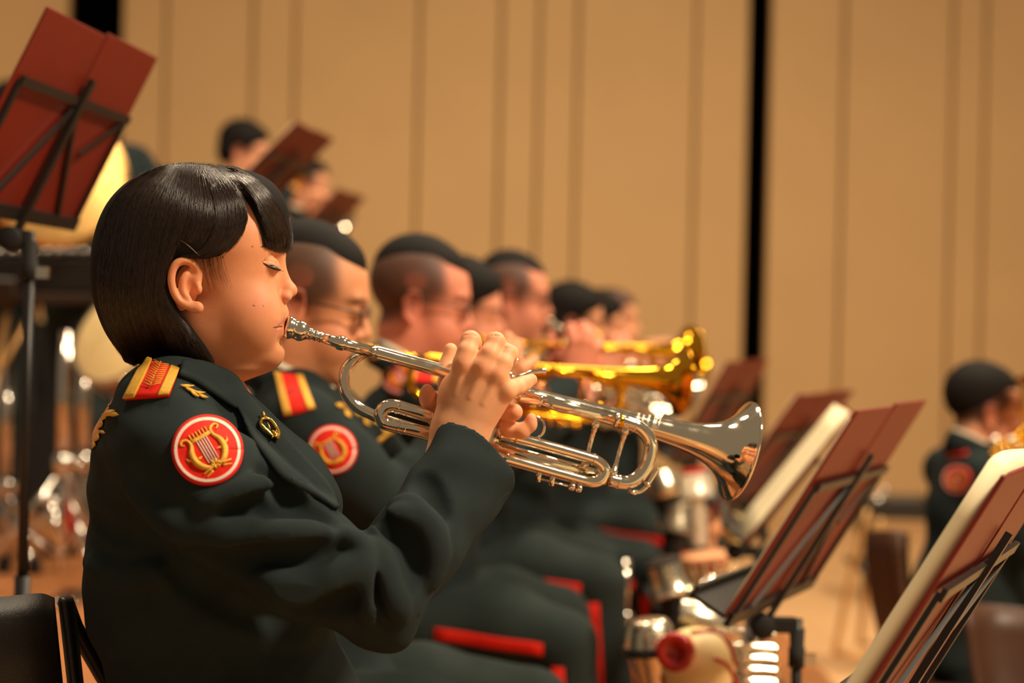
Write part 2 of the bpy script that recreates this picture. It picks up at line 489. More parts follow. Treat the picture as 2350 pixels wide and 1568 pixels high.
def trumpet(fr, label, m1, m2, m3, group=None, detail=True):
    T = thing('trumpet', fr.O, label, 'trumpet', group)
    X = np.array([1.0, 0, 0])
    def tb(name, px, r, z=0.0, n=14, k=6, m=m1, parent=T, sm=True):
        pts = [TP(*p[:2], p[2] if len(p) > 2 else z) for p in px]
        pts = smooth(pts, k) if sm else np.array(pts)
        return put(name, tube(fr.w(pts), r, n), m, parent)
    def ring(name, u, v, w, r, z=0.0, m=m1, parent=T, axis=None, n=20):
        c = fr.w(TP(u, v, z)); a = fr.a if axis is None else axis
        return put(name, lathe(c - a * w / 2, a, [(0, r * .93), (w * .2, r), (w * .8, r), (w, r * .93)], n), m, parent, sharp=40)
    # mouthpiece
    prof = [(0.0035, .0078), (0.0, .0095), (.0004, .0118), (.0022, .0132), (.0045, .0134), (.0075, .0128), (.0088, .0121), (.0095, .0123), (.0102, .0112),
            (.0125, .0106), (.0150, .0113), (.0190, .0118), (.0225, .0108), (.0250, .0088), (.0275, .0072), (.0292, .0064),
            (.0300, .0070), (.0312, .0070), (.0320, .0056), (.0345, .0053), (.0360, .0062), (.0372, .0062), (.0382, .0052),
            (.0400, .0052), (.0410, .0060), (.0425, .0061), (.0440, .0052), (.072, .0050)]
    lead0 = TP(783, 788)
    put('mouthpiece', lathe(fr.w(np.array([0.0, 0, 0])), nrm(fr.w(lead0) - fr.O), prof, 36), m1, T)
    # lead pipe with receiver
    put('receiver', tube(fr.w(np.array([TP(741, 776), TP(782, 788), TP(850, 807)])), [.0058, .0066, .0068], 18), m1, T)
    ring('receiver_collar', 783, 788, .0085, .0083)
    tb('lead_pipe', [(845, 806), (1000, 850), (1236, 918)], .0062, n=20)
    ring('ferrule', 856, 809, .004, .0072)
    tb('slide_sleeve', [(1195, 906), (1408, 962)], .0078, n=20, sm=False)
    ring('ferrule', 1238, 918.5, .004, .0086)
    ring('ferrule', 1414, 964, .004, .0090)
    ring('brass_ferrule', 1423, 966.5, .0085, .0080, m=m3)
    u = tb('tuning_slide', [(1428, 968), (1446, 973), (1470, 984), (1489, 1006), (1494, 1030), (1487, 1062), (1470, 1090), (1447, 1106), (1424, 1107), (1398, 1101)], .0080, n=18)
    ring('ferrule', 1455, 976.5, .0025, .0088); ring('ferrule', 1418, 1106, .0025, .0088)
    ring('brass_ferrule', 1383, 1097, .0085, .0080, m=m3)
    ring('ferrule', 1373, 1094, .004, .0090)
    tb('lower_slide_sleeve', [(1120, 1024), (1370, 1093)], .0080, n=18, sm=False)
    # bell with its bow
    zb = -.021
    tb('bell_bow', [(1000, 999, 0), (900, 969, -.002), (858, 954, -.004), (815, 930, -.007), (791, 893, -.01), (793, 852, -.014), (818, 820, -.018), (850, 806, zb), (880, 811, zb)],
       [.0062, .0062, .0064, .0066, .0068, .0068, .0066, .0064, .0064], n=18)
    Bc = TP(1697, 1036, zb); Bs = TP(866, 806.5, zb)
    ax = nrm(fr.w(Bc) - fr.w(Bs)); L = np.linalg.norm(Bc - Bs)
    pr = [(L, .0064), (L - .10, .0066), (.26, .0074), (.215, .0088), (.175, .0105), (.140, .0122), (.110, .0141), (.085, .0162), (.065, .0188), (.050, .0217),
          (.037, .0258), (.027, .0308), (.0185, .0372), (.012, .0442), (.007, .0513), (.0032, .0575), (.0012, .0606), (0.0, .0618), (-.0012, .0616), (-.0018, .0606),
          (-.0010, .0596), (.0015, .0565), (.006, .0505), (.0115, .0435), (.018, .0364), (.0265, .0300), (.037, .0249), (.05, .0208), (.065, .0179), (.085, .0152), (.11, .0131), (.14, .0111)]
    B = put('bell', lathe(fr.w(Bc), -ax, pr, 64, cap=False), m2, T)
    put('bell_rim', tube(fr.w(Bc) + .0606 * (np.cos(np.linspace(0, 2 * np.pi, 64, endpoint=False))[:, None] * fr.c + np.sin(np.linspace(0, 2 * np.pi, 64, endpoint=False))[:, None] * np.cross(ax, fr.c)), .0013, 8, closed=True), m1, B)
    # first valve slide
    tb('first_valve_slide', [(1004, 962), (940, 942), (905, 932), (884, 935), (874, 950), (878, 966), (893, 975), (951, 988), (1010, 1004)], .0076, z=.010, n=16)
    for q in ((990, 957.5), (912, 934), (912, 978.5), (926, 982)): ring('ferrule', *q, .003, .0083, z=.010)
    # third valve slide with finger ring and stop rod
    tb('third_valve_slide', [(1140, 995), (1200, 1009), (1340, 1048), (1372, 1060), (1388, 1078), (1380, 1098), (1358, 1106), (1300, 1092), (1140, 1047)], .0066, z=.010, n=14)
    ring('brass_ferrule', 1183, 1005, .003, .0070, z=.010, m=m3)
    for q in ((1150, 998), (1362, 1055)): ring('ferrule', *q, .003, .0074, z=.010)
    c0 = fr.w(TP(1225, 981, .010)); th = np.linspace(0, 2 * np.pi, 40, endpoint=False)
    put('finger_ring', tube(c0 + .0128 * (np.cos(th)[:, None] * fr.a + np.sin(th)[:, None] * fr.b), .0014, 8, closed=True), m1, T)
    for (ua, va) in ((1239, 1078), (1270, 1087)):
        put('stop_rod_post', tube(fr.w(np.array([TP(ua, va, .012), TP(ua - 5, va + 28, .012)])), .0030, 10), m1, T)
    put('stop_rod', tube(fr.w(np.array([TP(1236, 1099, .012), TP(1330, 1122, .012)])), .0013, 8), m1, T)
    for q in ((1313, 1117.5), (1329, 1121.5)): ring('stop_nut', *q, .0050, .0046, z=.012, n=12)
    # braces
    for (a, b) in (((1369, 966), (1340, 1074)), ((1437, 982), (1406, 1092))):
        pa, pb = fr.w(TP(*a)), fr.w(TP(*b)); d = nrm(pb - pa); Lb = np.linalg.norm(pb - pa)
        put('brace', lathe(pa, d, [(0, .0048), (.007, .0042), (.0075, .0033), (.013, .0031), (.0135, .0024), (Lb - .0135, .0024), (Lb - .013, .0031), (Lb - .0075, .0033), (Lb - .007, .0042), (Lb, .0048)], 12), m1, T)
    # water key
    wk = tb('water_key', [(1452, 1130), (1470, 1128), (1484, 1116), (1492, 1104), (1502, 1088), (1510, 1076)], [.0030, .0022, .0026, .0024, .0024, .0016], z=.003, n=8)
    c0 = fr.w(TP(1484, 1112, .003))
    put('water_key_pivot', lathe(c0 - fr.c * .006, fr.c, [(0, .0032), (.012, .0032)], 12), m1, wk)
    c0 = fr.w(TP(1452, 1126, .003))
    put('water_key_cork', lathe(c0, -fr.b, [(0, .0050), (.004, .0050), (.0045, .0035)], 12), m1, wk)
    # valves
    bd = fr.b
    for i in range(3):
        c0 = fr.w(TP(1128 - 55 * (2 - i), 1000 - 15 * (2 - i), -.005))
        vc = put('valve_casing', lathe(c0 - bd * .028, bd, [(0, .0104), (.002, .0112), (.008, .0112), (.009, .0098), (.072, .0098), (.073, .0112), (.080, .0112), (.081, .0085)], 24), m1, T, sharp=40)
        put('valve_cap', lathe(c0 - bd * .034, bd, [(0, .0045), (.001, .0075), (.006, .0110), (.010, .0112)], 24), m1, vc)
        put('valve_stem', lathe(c0 + bd * .052, bd, [(0, .003), (.022, .003)], 10), m1, vc)
        put('finger_button', lathe(c0 + bd * .073, bd, [(0, .0045), (.001, .0080), (.003, .0082), (.0036, .0060)], 18), m1, vc)
    tb('finger_hook', [(1168, 845), (1170, 858), (1180, 866), (1200, 862), (1218, 855), (1235, 852), (1247, 851)], [.0012, .0012, .0016, .0022, .0026, .0026, .0030], z=.004, n=10)
    put('hook_tip', lathe(fr.w(TP(1246, 851, .004)), fr.a, [(0, .003), (.001, .0036), (.003, .0036), (.004, .002)], 10), m1, T)
    put('lyre_screw', lathe(fr.w(TP(1174, 826, .002)), fr.a, [(0, .0028), (.004, .0028), (.0045, .0038), (.008, .0036)], 10), m1, T)
    tb('hook_wire', [(1176, 838, .002), (1171, 852, .002), (1176, 864, .003)], .0009, n=6)
    for (a, b) in (((1060, 868, 0), (1062, 875, zb)), ((1270, 928, 0), (1274, 922, zb))):
        put('cross_brace', tube(fr.w(np.array([TP(*a), TP(*b)])), .0028, 8), m1, T)
    return T, B
T1, BELL1 = trumpet(WF, 'silver trumpet held by the woman in the foreground', M_SILVER, M_SILVER, M_BRASS)
# ------------------------------------------------------------------ the woman in front
D1 = 2.0
PX = D1 / F
def W(u, v, w=0.0): return P(u, v, D1 + w)
SK = np.array(lin((219, 148, 106)))  # face tone set darker than the hands, standing in for dimmer light
LIP = np.array(lin((186, 96, 84)))

def poly_sdf(px, py, poly):
    poly = np.asarray(poly, float); d = np.full(px.shape, 1e18); ins = np.zeros(px.shape, bool)
    n = len(poly)
    for i in range(n):
        a, b = poly[i], poly[(i + 1) % n]
        e = b - a; wx_, wy_ = px - a[0], py - a[1]
        t = np.clip((wx_ * e[0] + wy_ * e[1]) / (e @ e), 0, 1)
        d = np.minimum(d, (wx_ - t * e[0]) ** 2 + (wy_ - t * e[1]) ** 2)
        c = ((a[1] > py) != (b[1] > py)) & (px < (b[0] - a[0]) * (py - a[1]) / (b[1] - a[1] + 1e-12) + a[0])
        ins ^= c
    d = np.sqrt(d)
    return np.where(ins, -d, d)

def colgrid(fl, depth):
    X = fl.ax[0][:, None].astype(float); Z = fl.ax[2][None, :].astype(float)
    qx = X - CAM[0]; qz = Z - CAM[2]
    u = 1175 + F * (qx * RV[0] + qz * RV[2]) / depth; v = 784 - F * (qx * UV[0] + qz * UV[2]) / depth
    return u, v

# --- head
h = Field(*FB(230, 960, 700, 380, 1.90, 2.10), 0.0015)
h.ell(W(440, 565), (188 * PX, .074, 168 * PX), k=.01)
h.ell(W(530, 540), (116 * PX, .0665, 120 * PX), k=.012)
h.ell(W(556, 575), (93 * PX, .062, 100 * PX), k=.02)          # forehead
h.ell(W(545, 690), (102 * PX, .063, 135 * PX), k=.02)         # mid face
h.ell(W(565, 775), (84 * PX, .050, 76 * PX), k=.02)           # jaw
h.ell(W(480, 745), (90 * PX, .058, 90 * PX), k=.02)           # jaw corner
h.ell(W(619, 813), (31 * PX, .023, 33 * PX), k=.014)          # chin
for s in (-1, 1):
    h.ell(W(578, 725, s * .034), (60 * PX, .026, 72 * PX), k=.015)   # cheek
h.cap(W(640, 610), W(662, 660), .0045, .0068, k=.010)         # nose bridge
h.ell(W(664, 668), (18 * PX, .0095, 15 * PX), k=.006)         # tip
for s in (-1, 1):
    h.ell(W(655, 681, s * .0095), (15 * PX, .0066, 12 * PX), k=.004)
    h.ell(W(668, 689, s * .0052), (7 * PX, .0026, 4 * PX), k=.002, op='sub')
    h.ell(W(640, 604, s * .030), (24 * PX, .013, 22 * PX), k=.012, op='sub')      # socket
    h.ell(W(614, 611, s * .029), (27 * PX, .0125, 24 * PX), k=.004)               # lids over the eyeball
    h.chain([W(598, 600, s * .047), W(616, 596, s * .043), W(636, 603, s * .032)], [.0009, .0011, .0009], k=.0015, op='sub')
h.ell(W(637, 718), (24 * PX, .024, 22 * PX), k=.010)          # upper lip mound
h.ell(W(632, 764), (20 * PX, .020, 20 * PX), k=.010)          # lower lip mound
h.ell(W(660, 786), (17 * PX, .03, 10 * PX), k=.008, op='sub')
for s in (-1, 1):
    h.chain([W(627, 752, s * .040), W(640, 750, s * .030), W(656, 748, s * .012)], [.0008, .0013, .0016], k=.002, op='sub')
h.cap(W(462, 800, .0), W(424, 960, .0), .047, .051, k=.025)   # neck
h.ell(W(545, 838), (55 * PX, .035, 24 * PX), k=.02)           # under the chin
for s in (-1, 1):
    e = -.079 * 1.0
    def E(u, v, w): return W(u, v, s * (-w)) if s > 0 else W(u, v, w)
    def EE(u, v, w): return W(u, v, w if s < 0 else -w)
    R = np.array([[math.cos(.32), 0, -math.sin(.32)], [0, 1, 0], [math.sin(.32), 0, math.cos(.32)]])
    h.ell(EE(428, 655, -.073), (31 * PX, .0075, 60 * PX), R=R, k=.004)
    h.chain(smooth([EE(452, 628, -.074), EE(447, 610, -.080), EE(433, 600, -.084), EE(414, 600, -.086), EE(399, 613, -.087), EE(393, 640, -.087), EE(398, 668, -.086), EE(412, 690, -.085), EE(434, 704, -.083)], 4),
            np.interp(np.linspace(0, 1, 33), np.linspace(0, 1, 5), [.0022, .0028, .0030, .0028, .0034]), k=.004)
    h.ell(EE(452, 706, -.081), (15 * PX, .0055, 14 * PX), k=.006)
    h.ell(EE(434, 662, -.087), (18 * PX, .010, 27 * PX), R=R, k=.004, op='sub')
    h.ell(EE(424, 626, -.087), (12 * PX, .0055, 16 * PX), R=R, k=.003, op='sub')
    h.chain(smooth([EE(432, 622, -.080), EE(420, 642, -.083), EE(420, 668, -.083), EE(434, 690, -.082)], 4), [.0018] * 13, k=.005)
    h.ell(EE(456, 664, -.078), (8 * PX, .0045, 12 * PX), k=.004)
head = h.mesh(1)
BV_HEAD = bvh(head)

# --- both hands and the arms that join them to the head inside the uniform
def build_hand(hh):
    hd = Field(*FB(940, 1090, 1250, 740, 1.955, 2.15), hh)
    def H(u, v, d): return P(u, v, d)
    MCP = [H(1063, 836, 1.985), H(1108, 845, 1.982), H(1143, 862, 1.984), H(1164, 896, 1.988)]
    CAR = [H(1026, 985, 1.995), H(1045, 990, 1.988), H(1066, 1000, 1.987), H(1084, 1008, 1.992)]
    for i in range(4):
        hd.cap(CAR[i], MCP[i], .0145, [.0108, .0112, .0106, .0098][i], k=.010)
    hd.ell(H(1075, 920, 1.996), (60 * PX, .014, 75 * PX), k=.012)
    hd.ell(H(1032, 918, 2.004), (26 * PX, .016, 55 * PX), k=.012)     # thenar
    for a, b in ((H(1030, 985, 1.995), H(1012, 1070, 1.985)), (H(1074, 1005, 1.995), H(1052, 1090, 1.985))):
        hd.cap(a, b, .0185, .021, k=.015)
    fing = [([MCP[0], H(1072, 808, 1.986), H(1080, 782, 1.996), H(1085, 788, 2.026), H(1084, 812, 2.046)], [.0106, .0104, .0104, .0092, .0080]),
            ([MCP[1], H(1124, 814, 1.983), H(1137, 785, 1.994), H(1142, 790, 2.026), H(1139, 815, 2.046)], [.0108, .0105, .0103, .0092, .0080]),
            ([MCP[2], H(1155, 834, 1.985), H(1164, 811, 1.996), H(1171, 812, 2.024), H(1172, 828, 2.044)], [.0102, .0096, .0096, .0086, .0076]),
            ([MCP[3], H(1185, 889, 1.996), H(1200, 882, 2.006), H(1219, 872, 2.016)], [.0092, .0088, .0084, .0070])]
    for p, r in fing:
        hd.chain(p, r, k=.0055)
    for q in MCP: hd.ell(q + np.array([0, -.0058, .001]), (.0050, .0045, .0060), k=.012)
    for a, b in zip(CAR[:3], MCP[:3]):                                    # tendons
        hd.cap(a * .45 + b * .55 + np.array([0, -.0095, 0]), b + np.array([0, -.0088, 0]), .0018, .0024, k=.005)
    # creases over the bent finger joints
    for (u, v, w_) in ((1079, 765, 30), (1138, 768, 28), (1166, 795, 26)):
        hd.chain([H(u - w_ * .45, v + 5, 1.9885), H(u, v + 2, 1.985), H(u + w_ * .45, v + 6, 1.9885)], [.0005, .0008, .0005], k=.0012, op='sub')
        pass
    hd.chain([H(1035, 935, 2.01), H(1028, 880, 2.05), H(1026, 840, 2.068), H(1034, 803, 2.070)], [.013, .011, .0092, .0078], k=.006)   # thumb behind the lead pipe
    # left hand around the valves
    hd.ell(H(1090, 960, 2.105), (70 * PX, .016, 70 * PX), k=.01)
    hd.chain([H(1050, 960, 2.10), H(1010, 930, 2.075), H(984, 912, 2.04)], [.013, .0115, .0100], k=.006)
    hd.ell(H(980, 911, 2.034), (19 * PX, .008, 30 * PX), k=.003)
    hd.chain([H(1110, 940, 2.10), H(1150, 938, 2.065), H(1160, 943, 2.030), H(1180, 946, 2.026)], [.011, .0108, .0105, .0098], k=.004)
    hd.chain([H(1110, 975, 2.10), H(1160, 972, 2.065), H(1168, 985, 2.035), H(1198, 990, 2.032), H(1216, 976, 2.032)], [.0105, .010, .0095, .0088, .0075], k=.004)
    hd.ell(H(1219, 970, 2.031), (14 * PX, .0065, 22 * PX), k=.003)
    hd.cap(H(1085, 985, 2.11), H(1060, 1075, 2.13), .021, .025, k=.015)
    return hd.mesh(1)
hand = build_hand(.0011)
hand_lo = build_hand(.0026)
HAND_T = WF.loc(hand_lo[0])                                          # the same grip, in trumpet coordinates
WR_T = WF.loc(P(1050, 1030, 1.985)); WL_T = WF.loc(P(1072, 1045, 2.12))
def H(u, v, d): return P(u, v, d)
inner = Field(*FB(300, 1500, 1140, 880, 1.70, 2.32), 0.008)
inner.chain([W(430, 930), W(420, 1010), W(470, 1350)], [.05, .09, .11], k=.04)
inner.chain([W(420, 1020, -.05), W(420, 1030, -.15), W(860, 1375, -.20), H(1020, 1060, 1.985)], [.05, .035, .03, .0195], k=.02)
inner.chain([W(420, 1020, .05), W(420, 1030, .16), W(840, 1345, .18), H(1062, 1070, 2.13)], [.05, .035, .03, .022], k=.02)
core = inner.mesh(1)

person1 = thing('person', (W(520, 1650)[0], D1, RZ), 'woman with short dark bob in dark green uniform playing the silver trumpet', 'person')
V0, F0 = head; n0 = len(V0)
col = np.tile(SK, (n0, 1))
uu, vv, dd = np.array([proj(p) for p in V0]).T
def blend(msk, c, a):
    global col
    a = (msk * a)[:, None]; col = col * (1 - a) + np.asarray(c) * a
def blob(u, v, ru, rv): return np.exp(-(((uu - u) / ru) ** 2 + ((vv - v) / rv) ** 2))
blend(blob(585, 690, 55, 45), lin((222, 140, 110)), .45)
blend(blob(655, 680, 18, 18), lin((222, 140, 108)), .35)
blend(np.clip(blob(650, 741, 16, 7) + blob(645, 759, 14, 7), 0, 1) * (uu > 624), LIP, .6)
blend(blob(425, 655, 40, 60), lin((222, 134, 96)), .35)
for (u, v, r) in ((579, 567, 1.9), (582, 691, 1.0), (583, 702, 1.7), (604, 703, .8), (512, 591, 1.6)):
    blend((blob(u, v, r * 1.2, r * 1.2) > .35) * 1.0, lin((96, 48, 30)), .8)
body_geo = join(head, hand, core)
n1 = len(hand[0]); hcol = np.tile(np.array(lin((238, 172, 127))), (n1, 1))  # hands coloured lighter than the face, stronger light put into the colour
hu, hv, hdp = np.array([proj(p) for p in hand[0]]).T
def hblob(u, v, r): return np.exp(-(((hu - u) / r) ** 2 + ((hv - v) / r) ** 2))
for (u, v, r) in ((1079, 772, 20), (1137, 775, 20), (1165, 800, 18), (1063, 832, 20), (1108, 842, 20), (1145, 860, 18), (1220, 870, 14), (1178, 945, 22), (1215, 972, 22), (980, 911, 25)):
    a = (hblob(u, v, r) * .38)[:, None]; hcol = hcol * (1 - a) + np.array(lin((220, 126, 92))) * a
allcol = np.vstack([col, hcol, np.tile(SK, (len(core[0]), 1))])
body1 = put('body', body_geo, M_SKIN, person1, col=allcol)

# eye: lashes, lid line and the sliver of iris
M_LASH = mat('eyelash', (22, 12, 8), rough=0.5)
M_IRIS = mat('dark_iris', (24, 13, 9), rough=0.12, coat=0.5)
def facecurve(pts, off=0.0002, n=6):
    return np.array([hit(BV_HEAD, a, b, off)[0] for a, b in smooth(pts, n)])
lid = facecurve([(604, 604), (613, 609), (625, 614.5), (636, 618), (643, 619.5)])
put('lash_line', tube(lid, [.0005, .0012, .0017, .0016, .0009], 6), M_LASH, body1)
iris = [hit(BV_HEAD, u, v, .0007)[0] for u, v in ((614, 608), (626, 608.5), (636, 613.5), (640, 619), (628, 616), (618, 612))]
put('iris', sheet(np.array([[iris[0], iris[1]], [iris[5], iris[2]], [iris[4], iris[3]]]), .0003, (0, -1, 0)), M_IRIS, body1)
ls = []
for i in range(16):
    t = .25 + .75 * i / 15; p = lid[int(t * (len(lid) - 1))]
    ls.append(tube(smooth([p, p + np.array([.0022, -.0015, -.0014]), p + np.array([.0048 + .001 * t, -.002, -.0016])], 3), [.00018, .00012, .00004], 4))
put('eyelash', join(*ls), M_LASH, body1)
put('mouth_shade', tube(facecurve([(627, 751.5), (636, 750), (647, 749)], -.0001), [.0004, .0008, .0009], 6), mat('lip_shade', (120, 52, 40), rough=.6), body1)  # dark tube paints the shade between the lips
put('lid_shade', tube(facecurve([(601, 600), (612, 597), (624, 599), (637, 606)], -.0002), .00035, 5), mat('lid_shade_tone', (150, 88, 60), rough=.6), body1)  # darker strip paints the shade inside the lid crease
eb = []
for i in range(46):
    t = i / 45; u = 598 + 46 * t; v = 566 - 5 * math.sin(t * 2.4) + random.uniform(-2.5, 2.5)
    eb.append(tube(facecurve([(u, v + 2), (u + 6, v - 1)], .0004, 2), .00018, 4))
put('eyebrow', join(*eb), M_LASH, body1)

# --- hair: a dense mass with combed strands over it
hf = Field(*FB(195, 860, 690, 355, 1.89, 2.11), 0.0018)
hf.ell(W(436, 560), (214 * PX, .090, 186 * PX), k=.01)
hf.ell(W(352, 660), (134 * PX, .090, 150 * PX), k=.03)
hf.ell(W(368, 745), (108 * PX, .080, 96 * PX), k=.02)
hf.cap(W(330, 780, -.03), W(312, 828, -.03), .030, .010, k=.02)
hf.cap(W(330, 780, .03), W(312, 828, .03), .030, .010, k=.02)
for s in (-1, 1):
    hf.chain([W(390, 700, s * .066), W(430, 770, s * .060), W(478, 832, s * .052)], [.022, .020, .007], k=.015)
hf.ell(W(554, 500), (108 * PX, .066, 108 * PX), k=.015)
hf.ell(W(600, 545), (64 * PX, .056, 44 * PX), k=.012)
fu, fv = colgrid(hf, 1.93)
face_poly = [(607, 548), (600, 514), (584, 472), (562, 432), (543, 436), (560, 475), (566, 500), (557, 530), (537, 561), (505, 587), (470, 595), (440, 592), (412, 590), (388, 612),
             (382, 650), (396, 700), (430, 742), (464, 790), (490, 838), (520, 900), (760, 900), (760, 560), (668, 566), (640, 558)]
fp = poly_sdf(fu, fv, face_poly) * PX
hf.f = np.maximum(hf.f, (-fp)[:, None, :].astype(np.float32))
hf.cut(W(400, 838), (-.02, 0, -1), k=.004)
hairg = hf.mesh(1)
BV_HAIR = bvh(hairg); BV_HH = bvh(join(hairg, head))
hair1 = put('hair', hairg, M_HAIRBASE, person1)
groups = [
 [[(528, 384), (585, 418), (632, 470), (656, 525), (664, 580)], [(516, 386), (566, 422), (610, 478), (636, 530), (645, 580)],
  [(505, 386), (552, 424), (590, 480), (612, 530), (622, 575)], [(495, 386), (538, 420), (570, 462), (594, 512), (606, 566)]],
 [[(488, 386), (530, 416), (552, 452), (564, 495), (554, 535), (522, 575)], [(474, 384), (516, 424), (536, 476), (534, 528), (510, 568), (468, 592)],
  [(458, 382), (486, 436), (496, 500), (484, 548), (452, 584), (415, 588)]],
 [[(460, 382), (488, 436), (498, 500), (462, 572), (402, 598), (384, 650), (398, 705), (438, 765), (486, 838)],
  [(442, 380), (444, 450), (430, 530), (400, 600), (376, 655), (386, 725), (424, 790), (466, 842)],
  [(425, 380), (402, 450), (380, 530), (360, 620), (356, 700), (380, 775), (416, 842)],
  [(405, 381), (350, 440), (322, 540), (308, 640), (314, 730), (340, 800), (366, 842)],
  [(388, 384), (308, 436), (272, 540), (256, 640), (262, 720), (290, 790), (320, 842)],
  [(372, 388), (278, 436), (236, 530), (224, 640), (232, 712), (266, 790), (302, 838)]],
]
sv = []; sf = []; nv = 0
def strand(pts, r0):
    global nv
    m = len(pts); t = np.gradient(pts, axis=0); t /= np.linalg.norm(t, axis=1)[:, None] + 1e-9
    a = np.cross(t, (0, 1.0, 0)); a /= np.linalg.norm(a, axis=1)[:, None] + 1e-9; b = np.cross(t, a)
    rr = r0 * np.linspace(1, .35, m)[:, None]
    V = np.empty((m, 3, 3))
    for k in range(3):
        c, s_ = math.cos(2.094 * k), math.sin(2.094 * k); V[:, k] = pts + rr * (c * a + s_ * b)
    sv.append(V.reshape(-1, 3))
    for i in range(m - 1):
        for k in range(3):
            k2 = (k + 1) % 3; sf.append((nv + i * 3 + k, nv + i * 3 + k2, nv + i * 3 + 3 + k2, nv + i * 3 + 3 + k))
    nv += m * 3
for gi, G in enumerate(groups):
    GS = [smooth(g, 6) for g in G]
    GS = [np.array([np.interp(np.linspace(0, 1, 15), np.linspace(0, 1, len(g)), g[:, c]) for c in range(2)]).T for g in GS]
    N = (1500, 1300, 3400)[gi]
    for i in range(N):
        q = random.random() * (len(GS) - 1.001); a = int(q); f_ = q - a
        g = GS[a] * (1 - f_) + GS[a + 1] * f_
        e = random.uniform(.86, 1.02) if gi != 0 else random.uniform(.90, 1.0) if random.random() < .4 else random.uniform(.97, 1.0)
        st = random.uniform(0, .06)
        g = np.array([np.interp(np.linspace(st, min(1, e), 13), np.linspace(0, 1, 15), g[:, c]) for c in range(2)]).T
        ph = random.uniform(0, 6.28); am = random.uniform(.3, 2.2)
        g[:, 0] += am * np.sin(np.linspace(0, 5, 13) + ph) + random.gauss(0, 1.5); g[:, 1] += random.gauss(0, 2)
        lift = random.uniform(.0002, .0028); pts = []
        last = None
        for (u, v) in g:
            d_ = nrm(P(u, v, 1) - CAM); lc, nn, _, _ = (BV_HH if gi == 0 else BV_HAIR).ray_cast(Vector(CAM), Vector(d_))
            if lc is None:
                lc, nn, _, _ = BV_HAIR.find_nearest(Vector(P(u, v, last if last else 1.96)))
                p = P(u, v, proj(np.array(lc))[2]) if (np.array(lc) - P(u, v, proj(np.array(lc))[2])) @ (np.array(lc) - P(u, v, proj(np.array(lc))[2])) < .00004 else np.array(lc) + np.array(nn) * lift
            else: p = np.array(lc) + np.array(nn) * lift
            last = proj(p)[2]; pts.append(p)
        pts = np.array(pts); pts[1:-1] = (pts[:-2] + 2 * pts[1:-1] + pts[2:]) / 4
        strand(pts, random.uniform(.00022, .00042))
        if i % 3 == 0:                                                 # the far side of the head
            q2 = pts.copy(); q2[:, 1] = 2 * D1 - q2[:, 1]; strand(q2, .0004)
for i in range(46):                                                    # stray hairs on the crown
    u = random.uniform(300, 560); v = 376 + ((u - 440) / 130) ** 2 * 14
    p, n_ = hit(BV_HAIR, u, v + 10, .0); L_ = random.uniform(.006, .02); s_ = random.choice((-1, 1))
    strand(smooth([p, p + np.array([s_ * .3 * L_, 0, .25 * L_ + .002]), p + np.array([s_ * L_, random.uniform(-.004, .004), .22 * L_])], 4), .00014)
for i in range(70):                                                    # wisps in front of the ear
    u0 = random.uniform(455, 512); v0 = 594 - (u0 - 455) * .12; L_ = random.uniform(25, 85); sl = random.uniform(.05, .30)
    pts = [hit(BV_HEAD, u0 + sl * L_ * t_ + 6 * t_ * t_, v0 + L_ * t_, .0006)[0] for t_ in np.linspace(0, 1, 7)]
    strand(np.array(pts), .00010)
put('hair_strand', (np.vstack(sv), sf), M_HAIR, hair1, kind='stuff')
pin = [hit(BV_HAIR, u, v, .003)[0] for u, v in ((412, 550), (430, 562), (458, 587))]
put('hair_pin', tube(smooth(pin, 4), .0007, 6), mat('dark_pin', (70, 48, 34), rough=.3, metal=.6), hair1)

# --- uniform jacket
j = Field(*FB(150, 1960, 1230, 810, 1.72, 2.28), 0.0033)
j.ell(W(478, 1330), (278 * PX, .165, 330 * PX), k=.03)
j.ell(W(425, 1090), (205 * PX, .170, 200 * PX), k=.04)
j.ell(W(545, 1660), (285 * PX, .185, 300 * PX), k=.03)
j.cap(W(372, 975, -.125), W(372, 975, .125), .048, k=.05)
j.cap(W(420, 925, -.07), W(420, 925, .07), .042, k=.04)
for s in (-1, 1): j.cap(W(362, 955, s * .13), W(385, 914, s * .05), .043, .041, k=.03)
for s in (-1, 1):
    j.chain([W(490, 935, s * .05), W(555, 1050, s * .06), W(618, 1165, s * .06), W(600, 1330, s * .05)], [.030, .048, .068, .075], k=.04)
# near arm
A = [W(400, 1045, -.165), W(520, 1155, -.185), W(690, 1283, -.205), W(852, 1372, -.205)]
j.chain(A, [.060, .060, .054, .045], k=.03)
Bp = [W(868, 1385, -.205), W(945, 1262, -.155), W(1102, 1046, -.050)]
j.chain(Bp, [.040, .046, .0535], k=.02)
j.cap(W(880, 1425, -.205), W(900, 1437, -.205), .018, k=.03)
# far arm
A2 = [W(420, 1045, .165), W(640, 1230, .19), W(840, 1345, .18)]
j.chain(A2, [.060, .056, .045], k=.03)
j.chain([W(845, 1350, .18), W(930, 1255, .16), W(1085, 1050, .125)], [.042, .044, .046], k=.02)
